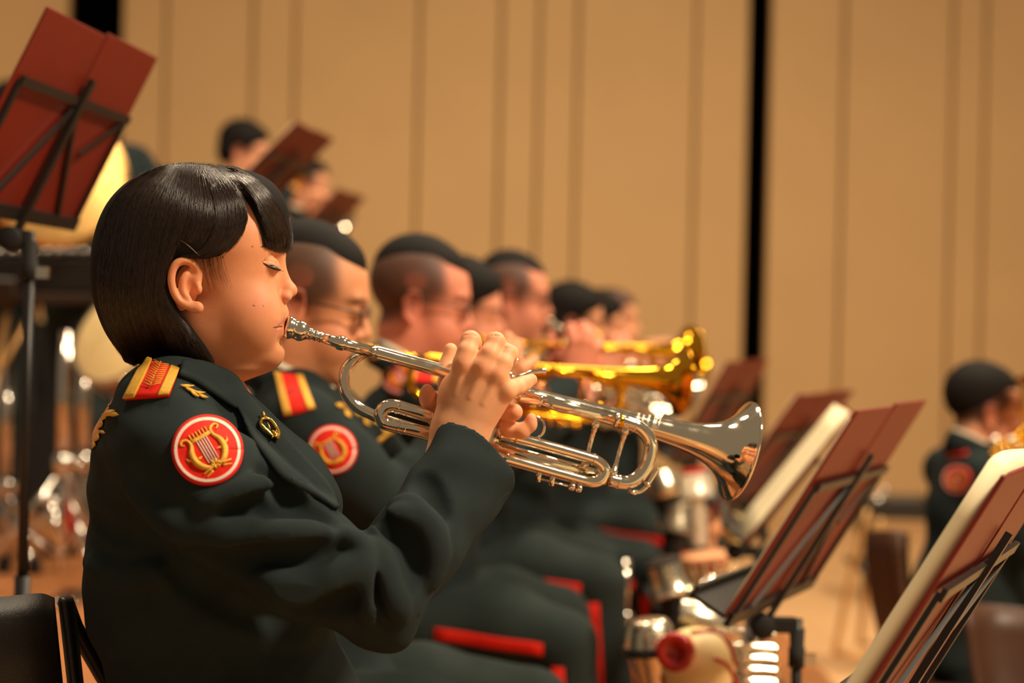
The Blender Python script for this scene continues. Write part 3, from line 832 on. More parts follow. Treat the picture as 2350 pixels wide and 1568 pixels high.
# folds
def fold(px, r, k=.012, op='add', lift=0.0, w=-.2):
    pts = []
    for q in px: pts.append(W(q[0], q[1], q[2] if len(q) > 2 else w))
    j.chain(smooth(np.array(pts), 4), np.interp(np.linspace(0, 1, 4 * (len(px) - 1) + 1), np.linspace(0, 1, len(px)), r), k=k, op=op)
axd = nrm(Bp[2] - Bp[1])
cuff = W(1090, 1063, -.055)
lo_ = cuff - .13; hi_ = cuff + .13
jb = None
tmp = j.mesh(0); bt = bvh(tmp)
def onj(u, v, off):
    p, n_ = hit(bt, u, v, off); return p
def ridge(px, r, off, op='add', k=.012):
    q = smooth(np.array(px, float), 5); pts = [onj(a, b, off) for a, b in q]
    rr = np.interp(np.linspace(0, 1, len(q)), np.linspace(0, 1, len(r)), r)
    j.chain(pts, rr, k=k, op=op)
# elbow bunching, sleeve drapes, chest pulls
ridge([(800, 1235), (822, 1262), (835, 1310), (842, 1370), (850, 1420)], [.007, .010, .010, .009, .004], -.001, k=.014)
ridge([(838, 1240), (858, 1290), (866, 1340), (884, 1410), (896, 1440)], [.003, .0055, .007, .006, .002], .002, 'sub', k=.010)
ridge([(845, 1248), (880, 1290), (905, 1350), (920, 1420)], [.006, .008, .008, .004], -.001, k=.014)
ridge([(862, 1225), (930, 1190), (970, 1200)], [.006, .010, .004], .0, k=.016)
ridge([(905, 1160), (950, 1165), (985, 1210), (1000, 1270), (985, 1340)], [.003, .007, .008, .007, .003], -.001, k=.016)
ridge([(965, 1100), (990, 1140), (1015, 1180)], [.003, .005, .002], .002, 'sub', k=.018)
ridge([(885, 1200), (922, 1232), (942, 1280), (940, 1345)], [.002, .0045, .0045, .002], .003, 'sub', k=.016)
ridge([(470, 1165), (560, 1135), (630, 1115), (690, 1140)], [.003, .007, .008, .004], -.001, k=.018)
ridge([(520, 1190), (600, 1172), (690, 1180), (745, 1196)], [.003, .008, .007, .003], .004, 'sub', k=.02)
ridge([(300, 1120), (390, 1200), (520, 1240), (640, 1238), (740, 1222)], [.003, .008, .010, .010, .005], -.001, k=.02)
ridge([(470, 1270), (600, 1290), (700, 1285), (790, 1280)], [.004, .009, .008, .004], .004, 'sub', k=.02)
ridge([(600, 1330), (680, 1355), (760, 1345), (812, 1300)], [.004, .010, .010, .006], -.002, k=.02)
ridge([(640, 1395), (720, 1400), (800, 1370)], [.003, .008, .004], .004, 'sub', k=.02)
ridge([(215, 1190), (260, 1225), (310, 1240)], [.004, .006, .002], .002, 'sub', k=.014)
ridge([(205, 1290), (290, 1330), (400, 1310)], [.003, .008, .003], -.002, k=.02)
ridge([(400, 1310), (560, 1400), (700, 1440)], [.006, .010, .006], .004, 'sub', k=.02)
ridge([(600, 1080), (625, 1110), (660, 1150), (700, 1172)], [.003, .006, .006, .003], .002, 'sub', k=.014)
# open cuff
j.cut(cuff, axd + np.array([.12, -.15, -.05]), 0.0, lo_, hi_)
j.cap(cuff - axd * .045, cuff + axd * .05, .041, .0475, k=.0, op='sub')
c2 = W(1072, 1062, .125)
j.cut(c2, nrm(W(1085, 1050, .125) - W(930, 1255, .16)), 0.0, c2 - np.array([.1, .055, .1]), c2 + .1)
# neck opening
j.cap(W(452, 800), W(430, 960), .066, .060, k=.006, op='sub')
def wrinkle(x, y, z):
    a = np.sin(38 * x + 61 * z + 1.9 * np.sin(23 * z + 11 * y)) * np.sin(47 * z - 21 * x + 1.3 * np.sin(31 * x))
    b = np.sin(96 * z + 42 * x + 2.2 * np.sin(33 * x - 12 * z)) * np.sin(29 * x + 17 * y)
    return .0016 * a + .0009 * b
j.warp(wrinkle)
jg = j.mesh(1)
BV_J = bvh(jg)
jacket1 = put('jacket', jg, M_WOOL, person1)

def stickpoly(bv, px_rows, off, thick, name, m, parent, nd=(0, -1, 0), bulge=0.0):
    """conforming sheet: px_rows = two boundary polylines (same direction)"""
    A_, B_ = (smooth(np.array(r, float), 5) for r in px_rows)
    n_ = 9; g = []
    A_ = np.array([np.interp(np.linspace(0, 1, 22), np.linspace(0, 1, len(A_)), A_[:, c]) for c in range(2)]).T
    B_ = np.array([np.interp(np.linspace(0, 1, 22), np.linspace(0, 1, len(B_)), B_[:, c]) for c in range(2)]).T
    for i in range(22):
        row = []
        for k in range(n_):
            t = k / (n_ - 1); q = A_[i] * (1 - t) + B_[i] * t
            row.append(hit(bv, q[0], q[1], off + bulge * math.sin(t * math.pi))[0])
        g.append(row)
    g = np.array(g)
    for _ in range(2):
        g[1:-1] = (g[:-2] + 2 * g[1:-1] + g[2:]) / 4
    return put(name, sheet(g, thick, nd), m, parent)
stickpoly(BV_J, ([(542, 885), (562, 911), (620, 975), (682, 1041), (735, 1100), (760, 1138), (764, 1166)], [(530, 935), (545, 945), (578, 1010), (617, 1068), (672, 1108), (725, 1145), (762, 1172)]), .006, .005, 'lapel', M_WOOL, jacket1)
stickpoly(BV_J, ([(415, 838), (455, 838), (500, 853), (535, 872), (558, 905)], [(408, 868), (440, 880), (478, 905), (515, 930), (538, 943)]), .007, .006, 'collar', M_WOOL, jacket1)
stickpoly(bvh(join(head, jg)), ([(532, 872), (545, 885), (560, 908)], [(540, 872), (552, 885), (566, 905)]), .001, .002, 'shirt_collar', M_SHIRT, jacket1)

# shoulder board
def board(bv, quad, parent, nt=14):
    """quad: near-left, far-left, far-right, near-right pixel corners (board runs from edge 0-1 to edge 3-2)"""
    q = np.array(quad, float)
    def pt(s, t): return (q[0] * (1 - s) + q[3] * s) * (1 - t) + (q[1] * (1 - s) + q[2] * s) * t
    def strip(s0, s1, off, th, name, m, par):
        g = [[hit(bv, *pt(s0 + (s1 - s0) * a / 8, b / 8), off)[0] for b in range(9)] for a in range(9)]
        g = np.array(g)
        for _ in range(3): g[1:-1] = (g[:-2] + 2 * g[1:-1] + g[2:]) / 4; g[:, 1:-1] = (g[:, :-2] + 2 * g[:, 1:-1] + g[:, 2:]) / 4
        return put(name, sheet(g, th, (0, -1, .5)), m, par)
    b = strip(0, 1, .0045, .004, 'shoulder_board', M_RED, parent)
    strip(0, .24, .0060, .0022, 'gold_braid', M_GOLDTHREAD, b); strip(.76, 1, .0060, .0022, 'gold_braid', M_GOLDTHREAD, b)
    return b, pt
sb, sbp = board(BV_J, [(290, 920), (334, 826), (408, 856), (388, 912)], jacket1)
# the stitched feather down its middle
fe = []
for i in range(11):
    t = .06 + .62 * i / 10
    for s_ in (-1, 1):
        a = sbp(.5, 1 - t - .02); b = sbp(.5 + s_ * .20, 1 - t + .06)
        pa, pb = hit(BV_J, *a, .0052)[0], hit(BV_J, *b, .0052)[0]
        fe.append(tube(np.array([pa, (pa + pb) / 2 + np.array([0, -.0004, .0004]), pb]), .00055, 5))
fe.append(tube(np.array([hit(BV_J, *sbp(.5, .97), .0064)[0], hit(BV_J, *sbp(.5, .3), .0064)[0]]), .0008, 5))
put('gold_feather', join(*fe), M_GOLDTHREAD, sb)

def thread(bv, px, r, off=.001, n=6, k=5, flat=None):
    q = smooth(np.array(px, float), k)
    return tube(np.array([hit(bv, a, b, off)[0] for a, b in q]), r, n)
def leaf(bv, u, v, L, wd, ang, off=.001):
    g = []
    ca, sa = math.cos(ang), math.sin(ang)
    for i in range(6):
        t = i / 5; ww = wd * math.sin(math.pi * min(.97, max(.05, t))) ; row = []
        for s_ in (-1, 0, 1):
            x = t * L; y = s_ * ww
            row.append(hit(bv, u + x * ca - y * sa, v + x * sa + y * ca, off + (.0012 if s_ == 0 else 0))[0])
        g.append(row)
    return sheet(np.array(g), .001, (0, -1, .2))
# gold embroidery beside the board and down the upper back
gm = []
for i in range(5):
    gm.append(leaf(BV_J, 412 + 10 * i, 890 + 5 * i, 30 - 2 * i, 3.2, .05 + .30 * (i % 3), .003))
put('gold_collar_embroidery', join(*gm), M_GOLDTHREAD, jacket1)
gm = []
for (u, v, L, wd, an) in ((222, 1015, 20, 5, -1.2), (219, 1000, 18, 4, -.5), (228, 985, 22, 6, -1.1), (240, 955, 30, 7, -.4), (236, 968, 26, 8, -1.3), (250, 950, 26, 6, .15), (244, 940, 22, 5, -1.2), (216, 1030, 16, 4, -1.3), (232, 990, 14, 4, .3)):
    gm.append(leaf(BV_J, u, v, L, wd, an, .002))
put('gold_back_embroidery', join(*gm), M_GOLDTHREAD, jacket1)

# round arm patch with a lyre between two dolphins
def arm_patch(bv, cu, cv, ru, rv, rot, parent, fine=True, lift=.0022):
    ct, st = math.cos(rot), math.sin(rot)
    def q(x, y): return (cu + ru * x, cv + rv * y)
    def qr(x, y):
        x, y = x * ct - y * st, x * st + y * ct
        return q(x, y)
    C, _n = hit(bv, cu, cv, 0)
    # smooth carrier so that the cloth folds do not print through
    def pt(x, y, off):
        p, n_ = hit(bv, *q(x, y), 0)
        pl, nn = hit(bv, cu, cv, 0)
        return p
    NR, NA = (9, 48) if fine else (5, 28)
    pts = np.array([[pt(r * math.cos(a), r * math.sin(a), 0) for a in np.linspace(0, 2 * np.pi, NA, endpoint=False)] for r in np.linspace(.001, 1, NR)])
    flat_ = pts.reshape(-1, 3); c = flat_.mean(0); U, S, Vt = np.linalg.svd(flat_ - c, full_matrices=False)
    nn = Vt[2]; nn = nn if nn @ (CAM - c) > 0 else -nn
    e1, e2 = Vt[0], Vt[1]
    x_, y_, z_ = (flat_ - c) @ e1, (flat_ - c) @ e2, (flat_ - c) @ nn
    Aq = np.stack([np.ones_like(x_), x_, y_, x_ * x_, x_ * y_, y_ * y_], 1); cf = np.linalg.lstsq(Aq, z_, rcond=None)[0]
    up = min(.004, np.max(z_ - Aq @ cf) * .6)
    def sp(x, y, off):
        d = nrm(P(*q(x, y), 1.0) - CAM); z = 0.0
        for _ in range(7):
            t = ((c + nn * z - CAM) @ nn) / (d @ nn); p = CAM + d * t - c
            a, b = p @ e1, p @ e2; z = np.array([1, a, b, a * a, a * b, b * b]) @ cf + up + off
        if np.linalg.norm(p) > .11:
            return hit(bv, *q(x, y), off)[0]
        return c + p
    def disc(r0, r1, off, th, name, m, par):
        g = np.array([[sp(r * math.cos(a), r * math.sin(a), off) for a in np.linspace(0, 2 * np.pi, NA + 1)] for r in np.linspace(max(r0, .002), r1, NR)])
        return put(name, sheet(g, th, nn), m, par)
    b = disc(0, 1, lift, .0030, 'arm_patch', M_RED, parent)
    disc(.84, .925, lift + .0008, .0012, 'white_ring', M_WHITETHREAD, b)
    def sq(x, y, off): 
        xx, yy = x * ct - y * st, x * st + y * ct
        return sp(xx, yy, off)
    def th_(px, r, off=.0008, k=5, n=6): return tube(np.array([sq(a, b_, lift + off) for a, b_ in smooth(np.array(px, float), k)]), [x * .0375 for x in r] if not np.isscalar(r) else r * .0375, n)
    g = []
    for s_ in (-1, 1):
        g.append(th_([(s_ * .10, .52), (s_ * .30, .42), (s_ * .44, .20), (s_ * .44, -.08), (s_ * .34, -.30), (s_ * .36, -.48), (s_ * .50, -.54), (s_ * .58, -.46), (s_ * .50, -.40)], [.05, .085, .10, .085, .055, .04, .04, .035, .02]))
        if fine:
            g.append(th_([(s_ * .46, .06), (s_ * .60, .04), (s_ * .64, -.06)], [.05, .035, .01])); g.append(th_([(s_ * .34, .12), (s_ * .22, .10)], [.045, .01]))
            g.append(th_([(s_ * .18, .52), (s_ * .44, .56)], [.05, .02])); g.append(th_([(s_ * .16, .60), (s_ * .40, .68)], [.04, .015]))
    if fine:
        for k_ in range(6):
            a = k_ * 1.047; g.append(th_([(.02 * math.cos(a), .46 + .02 * math.sin(a)), (.13 * math.cos(a), .46 + .13 * math.sin(a))], [.03, .055], .0014, 3))
        g.append(th_([(-.30, -.42), (.30, -.42)], .03)); g.append(th_([(-.30, -.37), (.30, -.37)], .03))
        for k_ in range(6): g.append(th_([(-.25 + .1 * k_, -.44), (-.25 + .1 * k_, -.60)], .022, k=2))
    else:
        g.append(th_([(-.2, .50), (.2, .50)], .09)); g.append(th_([(-.30, -.40), (.30, -.40)], .04))
    put('gold_lyre', join(*g), M_GOLDTHREAD, b)
    put('lyre_string', join(*[th_([(-.15 + .075 * k_, -.36), (-.15 + .075 * k_, .36)], .018, .0006, 2) for k_ in range(5)]), M_WHITETHREAD, b)
    return b
arm_patch(BV_J, 476, 1032, 83, 81, -.52, jacket1)

# lapel badge
bp_, bn_ = hit(BV_J, 610, 992, .008)
def bq(u, v, o=.008): return hit(BV_J, u, v, o)[0]
ring_px = [(594, 975), (606, 975), (618, 985), (628, 1000), (630, 1012), (618, 1008), (604, 998), (593, 986)]
bg_ = put('lapel_badge', tube(np.array([bq(a, b, .009) for a, b in smooth(np.array(ring_px + ring_px[:1], float), 4)[:-1]]), .0021, 8, closed=True), M_GOLDPIN, jacket1)
put('badge_crown', join(tube(np.array([bq(598, 974, .010), bq(592, 964, .012)]), [.0022, .0018], 8), tube(np.array([bq(618, 1004, .010), bq(631, 1020, .010)]), [.003, .0015], 8),
    tube(np.array([bq(606, 984, .009), bq(612, 996, .009)]), .001, 6), *[tube(np.array([bq(620 + 4 * math.cos(a), 1007 + 4 * math.sin(a), .011), bq(620 + 9 * math.cos(a), 1007 + 9 * math.sin(a), .010)]), [.0014, .0009], 6) for a in np.linspace(0, 5.2, 6)]), M_GOLDPIN, bg_)
pb, _ = hit(BV_J, 740, 1166, .004)
put('jacket_button', lathe(W(741, 1170, -.03), (.4, -1, 0), [(0, .006), (.003, .0075), (.006, .005)], 14), M_GOLDPIN, jacket1)
# cuff and front seams
put('cuff_seam', thread(BV_J, [(1168, 1128), (1120, 1180), (1060, 1265), (1000, 1350), (958, 1415)], .0009, .0), M_WOOL, jacket1)

# --- trousers
SZ = RZ + .50
def TS(x, y, z): return np.array([W(540, 1500)[0] + x, D1 + y, RZ + z])
t = Field(TS(-.25, -.35, .0), TS(.75, .35, .68), .0075)
for s in (-1, 1):
    t.chain([TS(-.02, s * .09, .50), TS(.22, s * .11, .505), TS(.42, s * .12, .50)], [.095, .080, .064], k=.03)
    t.chain([TS(.425, s * .12, .49), TS(.44, s * .125, .30), TS(.44, s * .13, .02)], [.062, .055, .05], k=.03)
tg = t.mesh(1)
put('trousers', tg, M_WOOL2, person1)

# engraved lettering on the bell
M_ENGR = mat('engraving', (250, 240, 214), rough=.35, metal=.8)
BV_BELL = None
def bell_text(lines):
    bo = BELL1; V = np.array([v.co for v in bo.data.vertices]) + ORG[bo]
    bv = BVHTree.FromPolygons([tuple(v) for v in V], [tuple(p.vertices) for p in bo.data.polygons])
    gs = []
    for txt, (u0, v0), size in lines:
        cu = bpy.data.curves.new('engraved_lettering', 'FONT'); cu.body = txt; cu.size = 1.0; cu.align_x = 'CENTER'; cu.resolution_u = 2
        ob = bpy.data.objects.new('engraved_lettering', cu); COL.objects.link(ob)
        me = ob.to_mesh(); vs_ = np.array([v.co for v in me.vertices]); fs = [tuple(p.vertices) for p in me.polygons]; ob.to_mesh_clear()
        bpy.data.objects.remove(ob); bpy.data.curves.remove(cu)
        if len(vs_) == 0: continue
        ca, sa = .963, .268
        pts = []
        for x, y, _ in vs_:
            along = y * size; across = x * size
            pts.append(hit(bv, u0 + along * ca + across * sa, v0 + along * sa - across * ca, .00025)[0])
        gs.append((np.array(pts), fs))
    put('engraved_lettering', join(*gs), M_ENGR, bo, smooth=False)
bell_text([('Stradivarius', (1462, 958), 10), ('Model', (1474, 961), 7), ('Vincent', (1486, 964), 10), ('Bach', (1500, 967), 16), ('Corporation', (1512, 970), 6)])
# ------------------------------------------------------------------ the other players
def rotm(yaw, pitch):
    """rows = local axes (forward, left-hand side, up) in world; yaw turns towards the camera, pitch nods down"""
    cy, sy = math.cos(yaw), math.sin(yaw); cp, sp = math.cos(pitch), math.sin(pitch)
    f = np.array([cy * cp, -sy * cp, -sp]); r = np.array([sy, cy, 0.0]); u = np.cross(f, r)
    return np.array([f, r, u])

STUB = np.array(lin((56, 37, 27)))
def man_head(fl, C, R, hs, ears=True, neck=None):
    def L(x, y, z): return C + hs * (x * R[0] + y * R[1] + z * R[2])
    e = lambda c, r, k, op='add': fl.ell(L(*c), np.array(r) * hs, R, k, op)
    e((-.006, 0, .046), (.098, .076, .086), .01)
    e((.044, 0, .030), (.056, .062, .062), .02)
    e((.040, 0, -.040), (.058, .060, .078), .02)
    e((.045, 0, -.085), (.047, .048, .038), .02)
    e((.006, 0, -.060), (.050, .058, .050), .02)
    e((.080, 0, -.107), (.018, .022, .016), .015)
    fl.cap(L(.092, 0, .010), L(.108, 0, -.024), .0075 * hs, .010 * hs, .012)
    e((.107, 0, -.030), (.012, .012, .009), .006)
    for s in (-1, 1):
        e((.098, s * .011, -.034), (.010, .008, .008), .005)
        e((.100, s * .032, .004), (.014, .016, .012), .010, 'sub')
        e((.082, s * .031, .004), (.0135, .0135, .0125), .004)
        e((.062, s * .036, -.052), (.030, .024, .032), .015)
    e((.090, 0, -.058), (.013, .022, .012), .010); e((.087, 0, -.080), (.012, .019, .010), .010)
    e((.104, 0, -.069), (.010, .020, .0025), .004, 'sub')
    e((.085, 0, .026), (.016, .048, .012), .014)
    for s in (-1, 1):
        e((-.006, s * .074, -.010), (.019, .008, .033), .004)
        fl.chain([L(.010, s * .078, .002), L(.004, s * .082, .020), L(-.012, s * .084, .020), L(-.022, s * .084, .0), L(-.016, s * .082, -.026), L(.0, s * .079, -.040)], [.003, .0038, .004, .004, .004, .0055], .004)
        e((-.002, s * .085, -.008), (.009, .006, .016), .004, 'sub')
    if neck is not None: fl.cap(L(-.018, 0, -.055), neck, .056 * hs, .060, .02)
    return L

def player(d, ear, label, hs=1.0, yaw=0.0, pitch=.15, base_z=RZ, hair='fade', hcol=None, skin=(222, 156, 118), tr=None, silver=False, trlabel=None,
           glasses=None, cloth=True, res=.0060, headres=.0032, patch=True, lean=.06, stripe=True, legs=True, group='players in the trumpet row', wool=M_WOOL, armpose=None, chair=True, board_=True, stand=False, bquad=None, ppx=None, kx=.41, kz=.0, shup=.0):
    C = P(ear[0], ear[1], d)
    Rb = rotm(yaw, 0.0); Rh = rotm(yaw, pitch)
    base = np.array([C[0], C[1], base_z]) - Rb[0] * .02
    lift = C[2] - base_z - 1.17 if stand else 0.0
    sc = 1.0 if stand else (C[2] - base_z - .50) / .67    # torso height fitted to the head
    def B(x, y, z):
        zz = z + lift if stand else (z if z <= .50 else .50 + (z - .50) * sc)
        return base + x * Rb[0] + y * Rb[1] + np.array([0, 0, zz + (shup if z > .85 else 0)])
    root = thing('person', base, label, 'person', group)
    # body
    lo = C + np.array([-.16, -.16, -.34]) * hs; hi = C + np.array([.16, .16, .18]) * hs
    fl = Field(lo, hi, headres)
    nk = B(.01, 0, .97)
    L = man_head(fl, C, Rh, hs, neck=nk)
    hm = fl.mesh(1)
    q = (hm[0] - C) / hs; x, y, z = q @ Rh[0], q @ Rh[1], q @ Rh[2]
    sk = np.array(lin(skin)); colr = np.tile(sk, (len(x), 1))
    def mixc(m, c, a):
        nonlocal colr
        colr = colr * (1 - (m * a)[:, None]) + np.asarray(c) * (m * a)[:, None]
    sig = lambda t: 1 / (1 + np.exp(-np.clip(t, -40, 40)))
    hairline = .060 - np.clip(z - .03, -.05, .06) * .25
    ms = sig((hairline - x) / .005) * sig((z - (-.012 + np.clip(x, -.1, .05) * .55)) / .006)
    if hair != 'bald': mixc(ms, STUB, .93)
    mixc(sig((.008 - np.abs(x - .030)) / .004) * sig((z + .045) / .006) * sig((.0 - z) / .01), STUB, .55)      # sideburns
    mixc(np.exp(-((x - .094) / .016) ** 2 - ((z + .068) / .010) ** 2 - (y / .026) ** 2), lin((176, 90, 78)), .6)
    mixc(np.exp(-((x - .090) / .02) ** 2 - ((z - .026 + .3 * np.abs(np.abs(y) - .034)) / .005) ** 2) * (np.abs(y) > .012) * (np.abs(y) < .058), lin((40, 26, 20)), .85)   # brows
    mixc(np.exp(-((x - .092) / .02) ** 2 - ((z - .003) / .003) ** 2 - ((np.abs(y) - .031) / .013) ** 2), lin((34, 20, 16)), .8)                                            # lids
    mixc(np.exp(-((x - .06) / .04) ** 2 - ((z + .04) / .03) ** 2), lin((212, 118, 92)), .35)
    mixc((np.abs(y) > .074) * 1.0 * np.exp(-(z / .05) ** 2), lin((214, 112, 82)), .4)
    geos = [hm]; cols = [colr]
    if tr is not None:
        geos.append((tr.w(HAND_T), hand_lo[1])); cols.append(np.tile(sk, (len(HAND_T), 1)))
        wr, wl = tr.w(WR_T), tr.w(WL_T)
    else:
        wr, wl = (B(.36, -.12, .62), B(.36, .10, .62)) if armpose is None else (B(*armpose[0]), B(*armpose[1]))
        hf_ = Field(np.minimum(wr, wl) - .14, np.maximum(wr, wl) + .14, .0035)
        for w0 in (wr, wl):
            hf_.cap(w0 - Rb[0] * .02, w0 + Rb[0] * .05, .026, .030, .01)
            for k_ in range(4):
                o_ = w0 + Rb[0] * .06 + Rb[1] * (k_ - 1.5) * .018
                hf_.chain([o_, o_ + Rb[0] * .035 + np.array([0, 0, -.006]), o_ + Rb[0] * .05 + np.array([0, 0, -.030])], [.010, .009, .0075], .003)
            hf_.chain([w0 + Rb[0] * .01 + np.array([0, 0, .02]), w0 + Rb[0] * .05 + np.array([0, 0, .035])], [.011, .009], .006)
        g_ = hf_.mesh(1); geos.append(g_); cols.append(np.tile(sk, (len(g_[0]), 1)))
    el_r, el_l = B(lean + .20, -.245, .70), B(lean + .20, .235, .70)
    if tr is not None:                                       # keep a human arm length
        el_r = .5 * (B(lean, -.19, .97) + wr) + np.array([-.02, -.07, -.13]); el_l = .5 * (B(lean, .19, .97) + wl) + np.array([-.02, .07, -.13])
    cr = Field(base + np.array([-.45, -.45, .40 + lift]), base + np.array([.75, .6, 1.15 * max(1, sc) + lift]), .014)
    cr.chain([B(0, 0, .55), B(.01, 0, .80), nk], [.08, .09, .05], .03)
    cr.chain([B(lean, -.10, .95), B(lean, -.18, .97), el_r, wr], [.04, .035, .03, .024], .02); cr.chain([B(lean, .10, .95), B(lean, .18, .97), el_l, wl], [.04, .035, .03, .024], .02)
    g_ = cr.mesh(0); geos.append(g_); cols.append(np.tile(sk, (len(g_[0]), 1)))
    body = put('body', join(*geos), M_SKIN, root, col=np.vstack(cols))
    # hair
    hfld = Field(C + np.array([-.15, -.12, -.10]) * hs, C + np.array([.15, .12, .17]) * hs, .003)
    HE = lambda c, r, k=0: hfld.ell(L(*c), np.array(r) * hs, Rh, k)
    if hair == 'fade':
        HE((-.008, 0, .064), (.093, .067, .079)); HE((.032, 0, .074), (.058, .052, .050), .012)
    elif hair == 'short':
        HE((-.011, 0, .053), (.100, .0775, .089)); HE((.034, 0, .068), (.062, .058, .058), .012)
    else:
        HE((-.008, 0, .058), (.106, .084, .092)); HE((.040, 0, .068), (.068, .066, .060), .012); HE((-.04, 0, .0), (.070, .080, .070), .02)
        hfld.cut(L(.02, 0, .0), -Rh[2] + Rh[0] * .9, .010); hfld.cut(L(.094, 0, .060), Rh[0] - .35 * Rh[2], .008)
    hm2 = hfld.mesh(1)
    put('hair', hm2, hcol or M_HAIRB, root)
    # jacket
    jf = Field(base + np.array([-.42, -.42, .30 + lift]), base + np.array([.78, .60, 1.12 * max(1, sc) + lift]), res)
    jf.ell(B(.0, 0, .66), (.165, .185, .24), Rb, .03)
    jf.ell(B(.02, 0, .87), (.145, .18, .16), Rb, .05)
    jf.cap(B(lean - .02, -.13, .985), B(lean - .02, .13, .985), .055, k=.05)
    jf.cap(B(.01, -.05, 1.02), B(.01, .05, 1.02), .048, k=.04)
    jf.ell(B(.02, 0, .52), (.185, .20, .10), Rb, .04)
    for (s, e_, w_) in ((-1, el_r, wr), (1, el_l, wl)):
        jf.chain([B(lean, s * .18, .972), .5 * (B(lean, s * .19, .972) + e_) + np.array([0, 0, -.005]), e_], [.066, .062, .052], k=.03)
        m_ = e_ + (w_ - e_) * .5; t_ = e_ + (w_ - e_) * .90
        jf.chain([e_, m_, t_], [.050, .050, .047], k=.015)
        jf.cut(t_ + nrm(w_ - e_) * .004, nrm(w_ - e_), 0, t_ - .07, t_ + .07)
        for k_ in range(3):                                   # bunched cloth at the elbow
            a_ = e_ + (m_ - e_) * (.1 + .3 * k_); jf.cap(a_ + np.array([-.03, s * .035, .02]), a_ + np.array([.03, s * .045, -.02]), .010, .006, .02)
    jf.cap(C + hs * (-.02 * Rh[0] - .10 * Rh[2]), nk, .070, .066, k=.01, op='sub')
    jm = jf.mesh(1); bj = bvh(jm)
    jk = put('jacket', jm, wool, root)
    # collar and shirt
    ang = np.linspace(.15 * math.pi, 1.85 * math.pi, 24)
    nc = B(.012, 0, 1.02); 
    def cring(r, dz, tilt): return np.array([nc + r * (math.cos(a) * Rb[0] * 1.05 + math.sin(a) * Rb[1]) + np.array([0, 0, dz - tilt * math.cos(a) * r]) for a in ang])
    put('collar', sheet(np.array([cring(.095, -.022, .5), cring(.085, .012, .5), cring(.074, .036, .5)]), .006, (0, -1, .2)), wool, jk)
    put('shirt_collar', sheet(np.array([cring(.071, .004, .5), cring(.068, .046, .5)]), .003, (0, -1, 0)), M_SHIRT, jk)
    if board_:
        pts = [B(lean - .045, -.205, 1.01), B(lean - .045, -.095, 1.06), B(lean + .022, -.095, 1.06), B(lean + .022, -.205, 1.01)]
        board(bj, bquad or [proj(p)[:2] for p in pts], jk)
        e0 = np.array(proj(B(lean + .045, -.16, 1.01))[:2]); e1 = np.array(proj(B(lean + .13, -.10, .97))[:2])
        gm_ = [leaf(bj, *(e0 + (e1 - e0) * i / 6), 26 * 2.9 / d, 6 * 2.9 / d, .5 + (.5 if i % 2 else -.3), .003) for i in range(7)]
        put('gold_cord', join(*gm_), M_GOLDTHREAD, jk)
    if patch:
        pc = proj(B(lean + .055, -.235, .905)); rp = .0385 * F / pc[2]
        if ppx: pc = ppx
        arm_patch(bj, pc[0], pc[1], rp, rp * .98, -.5, jk, fine=False)
    # trousers
    if stand:
        tf = Field(base + np.array([-.25, -.3, .0]), base + np.array([.3, .3, .68 + lift]), .009)
        for s in (-1, 1):
            tf.chain([B(.0, s * .09, .52), base + np.array([.02, s * .10, .48]), base + np.array([.0, s * .11, .02])], [.10, .07, .055], k=.03)
        tq = put('trousers', tf.mesh(1), M_WOOL2, root)
        put('red_stripe', sheet(np.array([[base + np.array([.0 + .02 * a_, -.172 + .02 * z_, z_]) for a_ in (-1, 0, 1)] for z_ in np.linspace(.06, .85, 8)]), .004, (0, -1, 0)), M_RED, tq)
    elif legs:
        tf = Field(base + np.array([-.30, -.42, .0]), base + np.array([.85, .42, .68]), .0075)
        for s in (-1, 1):
            tf.chain([B(-.02, s * .09, .50), B(.22, s * .14, .50 + kz), B(kx, s * .175, .475 + kz)], [.095, .082, .066], k=.03)
            tf.chain([B(kx + .005, s * .175, .465 + kz), B(kx + .03, s * .175, .30), B(kx + .03, s * .17, .07)], [.064, .058, .052], k=.03)
        tm = tf.mesh(1); bt_ = bvh(tm)
        tq = put('trousers', tm, M_WOOL2, root)
        for s in (-1, 1):
            sh = Field(B(kx - .02, s * .16, .0) - np.array([.15, .12, .02]), B(kx + .13, s * .16, .0) + np.array([.2, .12, .16]), .006)
            sh.chain([B(kx + .005, s * .14, .04), B(kx + .13, s * .15, .036), B(kx + .21, s * .155, .030)], [.040, .042, .034], .02); sh.cut(B(kx + .03, 0, .002), (0, 0, -1), 0)
            put('shoe', sh.mesh(1), M_LEATHER, root)
        if stripe:
            def side(pts, w_):
                g = []
                for p, up in pts:
                    row = []
                    for t_ in np.linspace(-1, 1, 5):
                        lc, nn_, _, _ = bt_.ray_cast(Vector(p + up * w_ * t_ - Rb[1] * .25), Vector(Rb[1]))
                        row.append(np.array(lc) + np.array(nn_) * .0015 if lc is not None else p + up * w_ * t_)
                    g.append(row)
                return sheet(np.array(g), .003, -Rb[1])
            zz = np.array([0, 0, 1.0])
            put('red_stripe', side([(B(x_, -.12, .490 + kz - .10 * (x_ - .08)), zz) for x_ in np.linspace(.08, kx - .04, 9)], .0125), M_RED, tq)
            put('red_stripe', side([(B(kx - .01 + .03 * t_, -.17, .435 + kz - .35 * t_), Rb[0]) for t_ in np.linspace(0, 1, 10)], .0125), M_RED, tq)
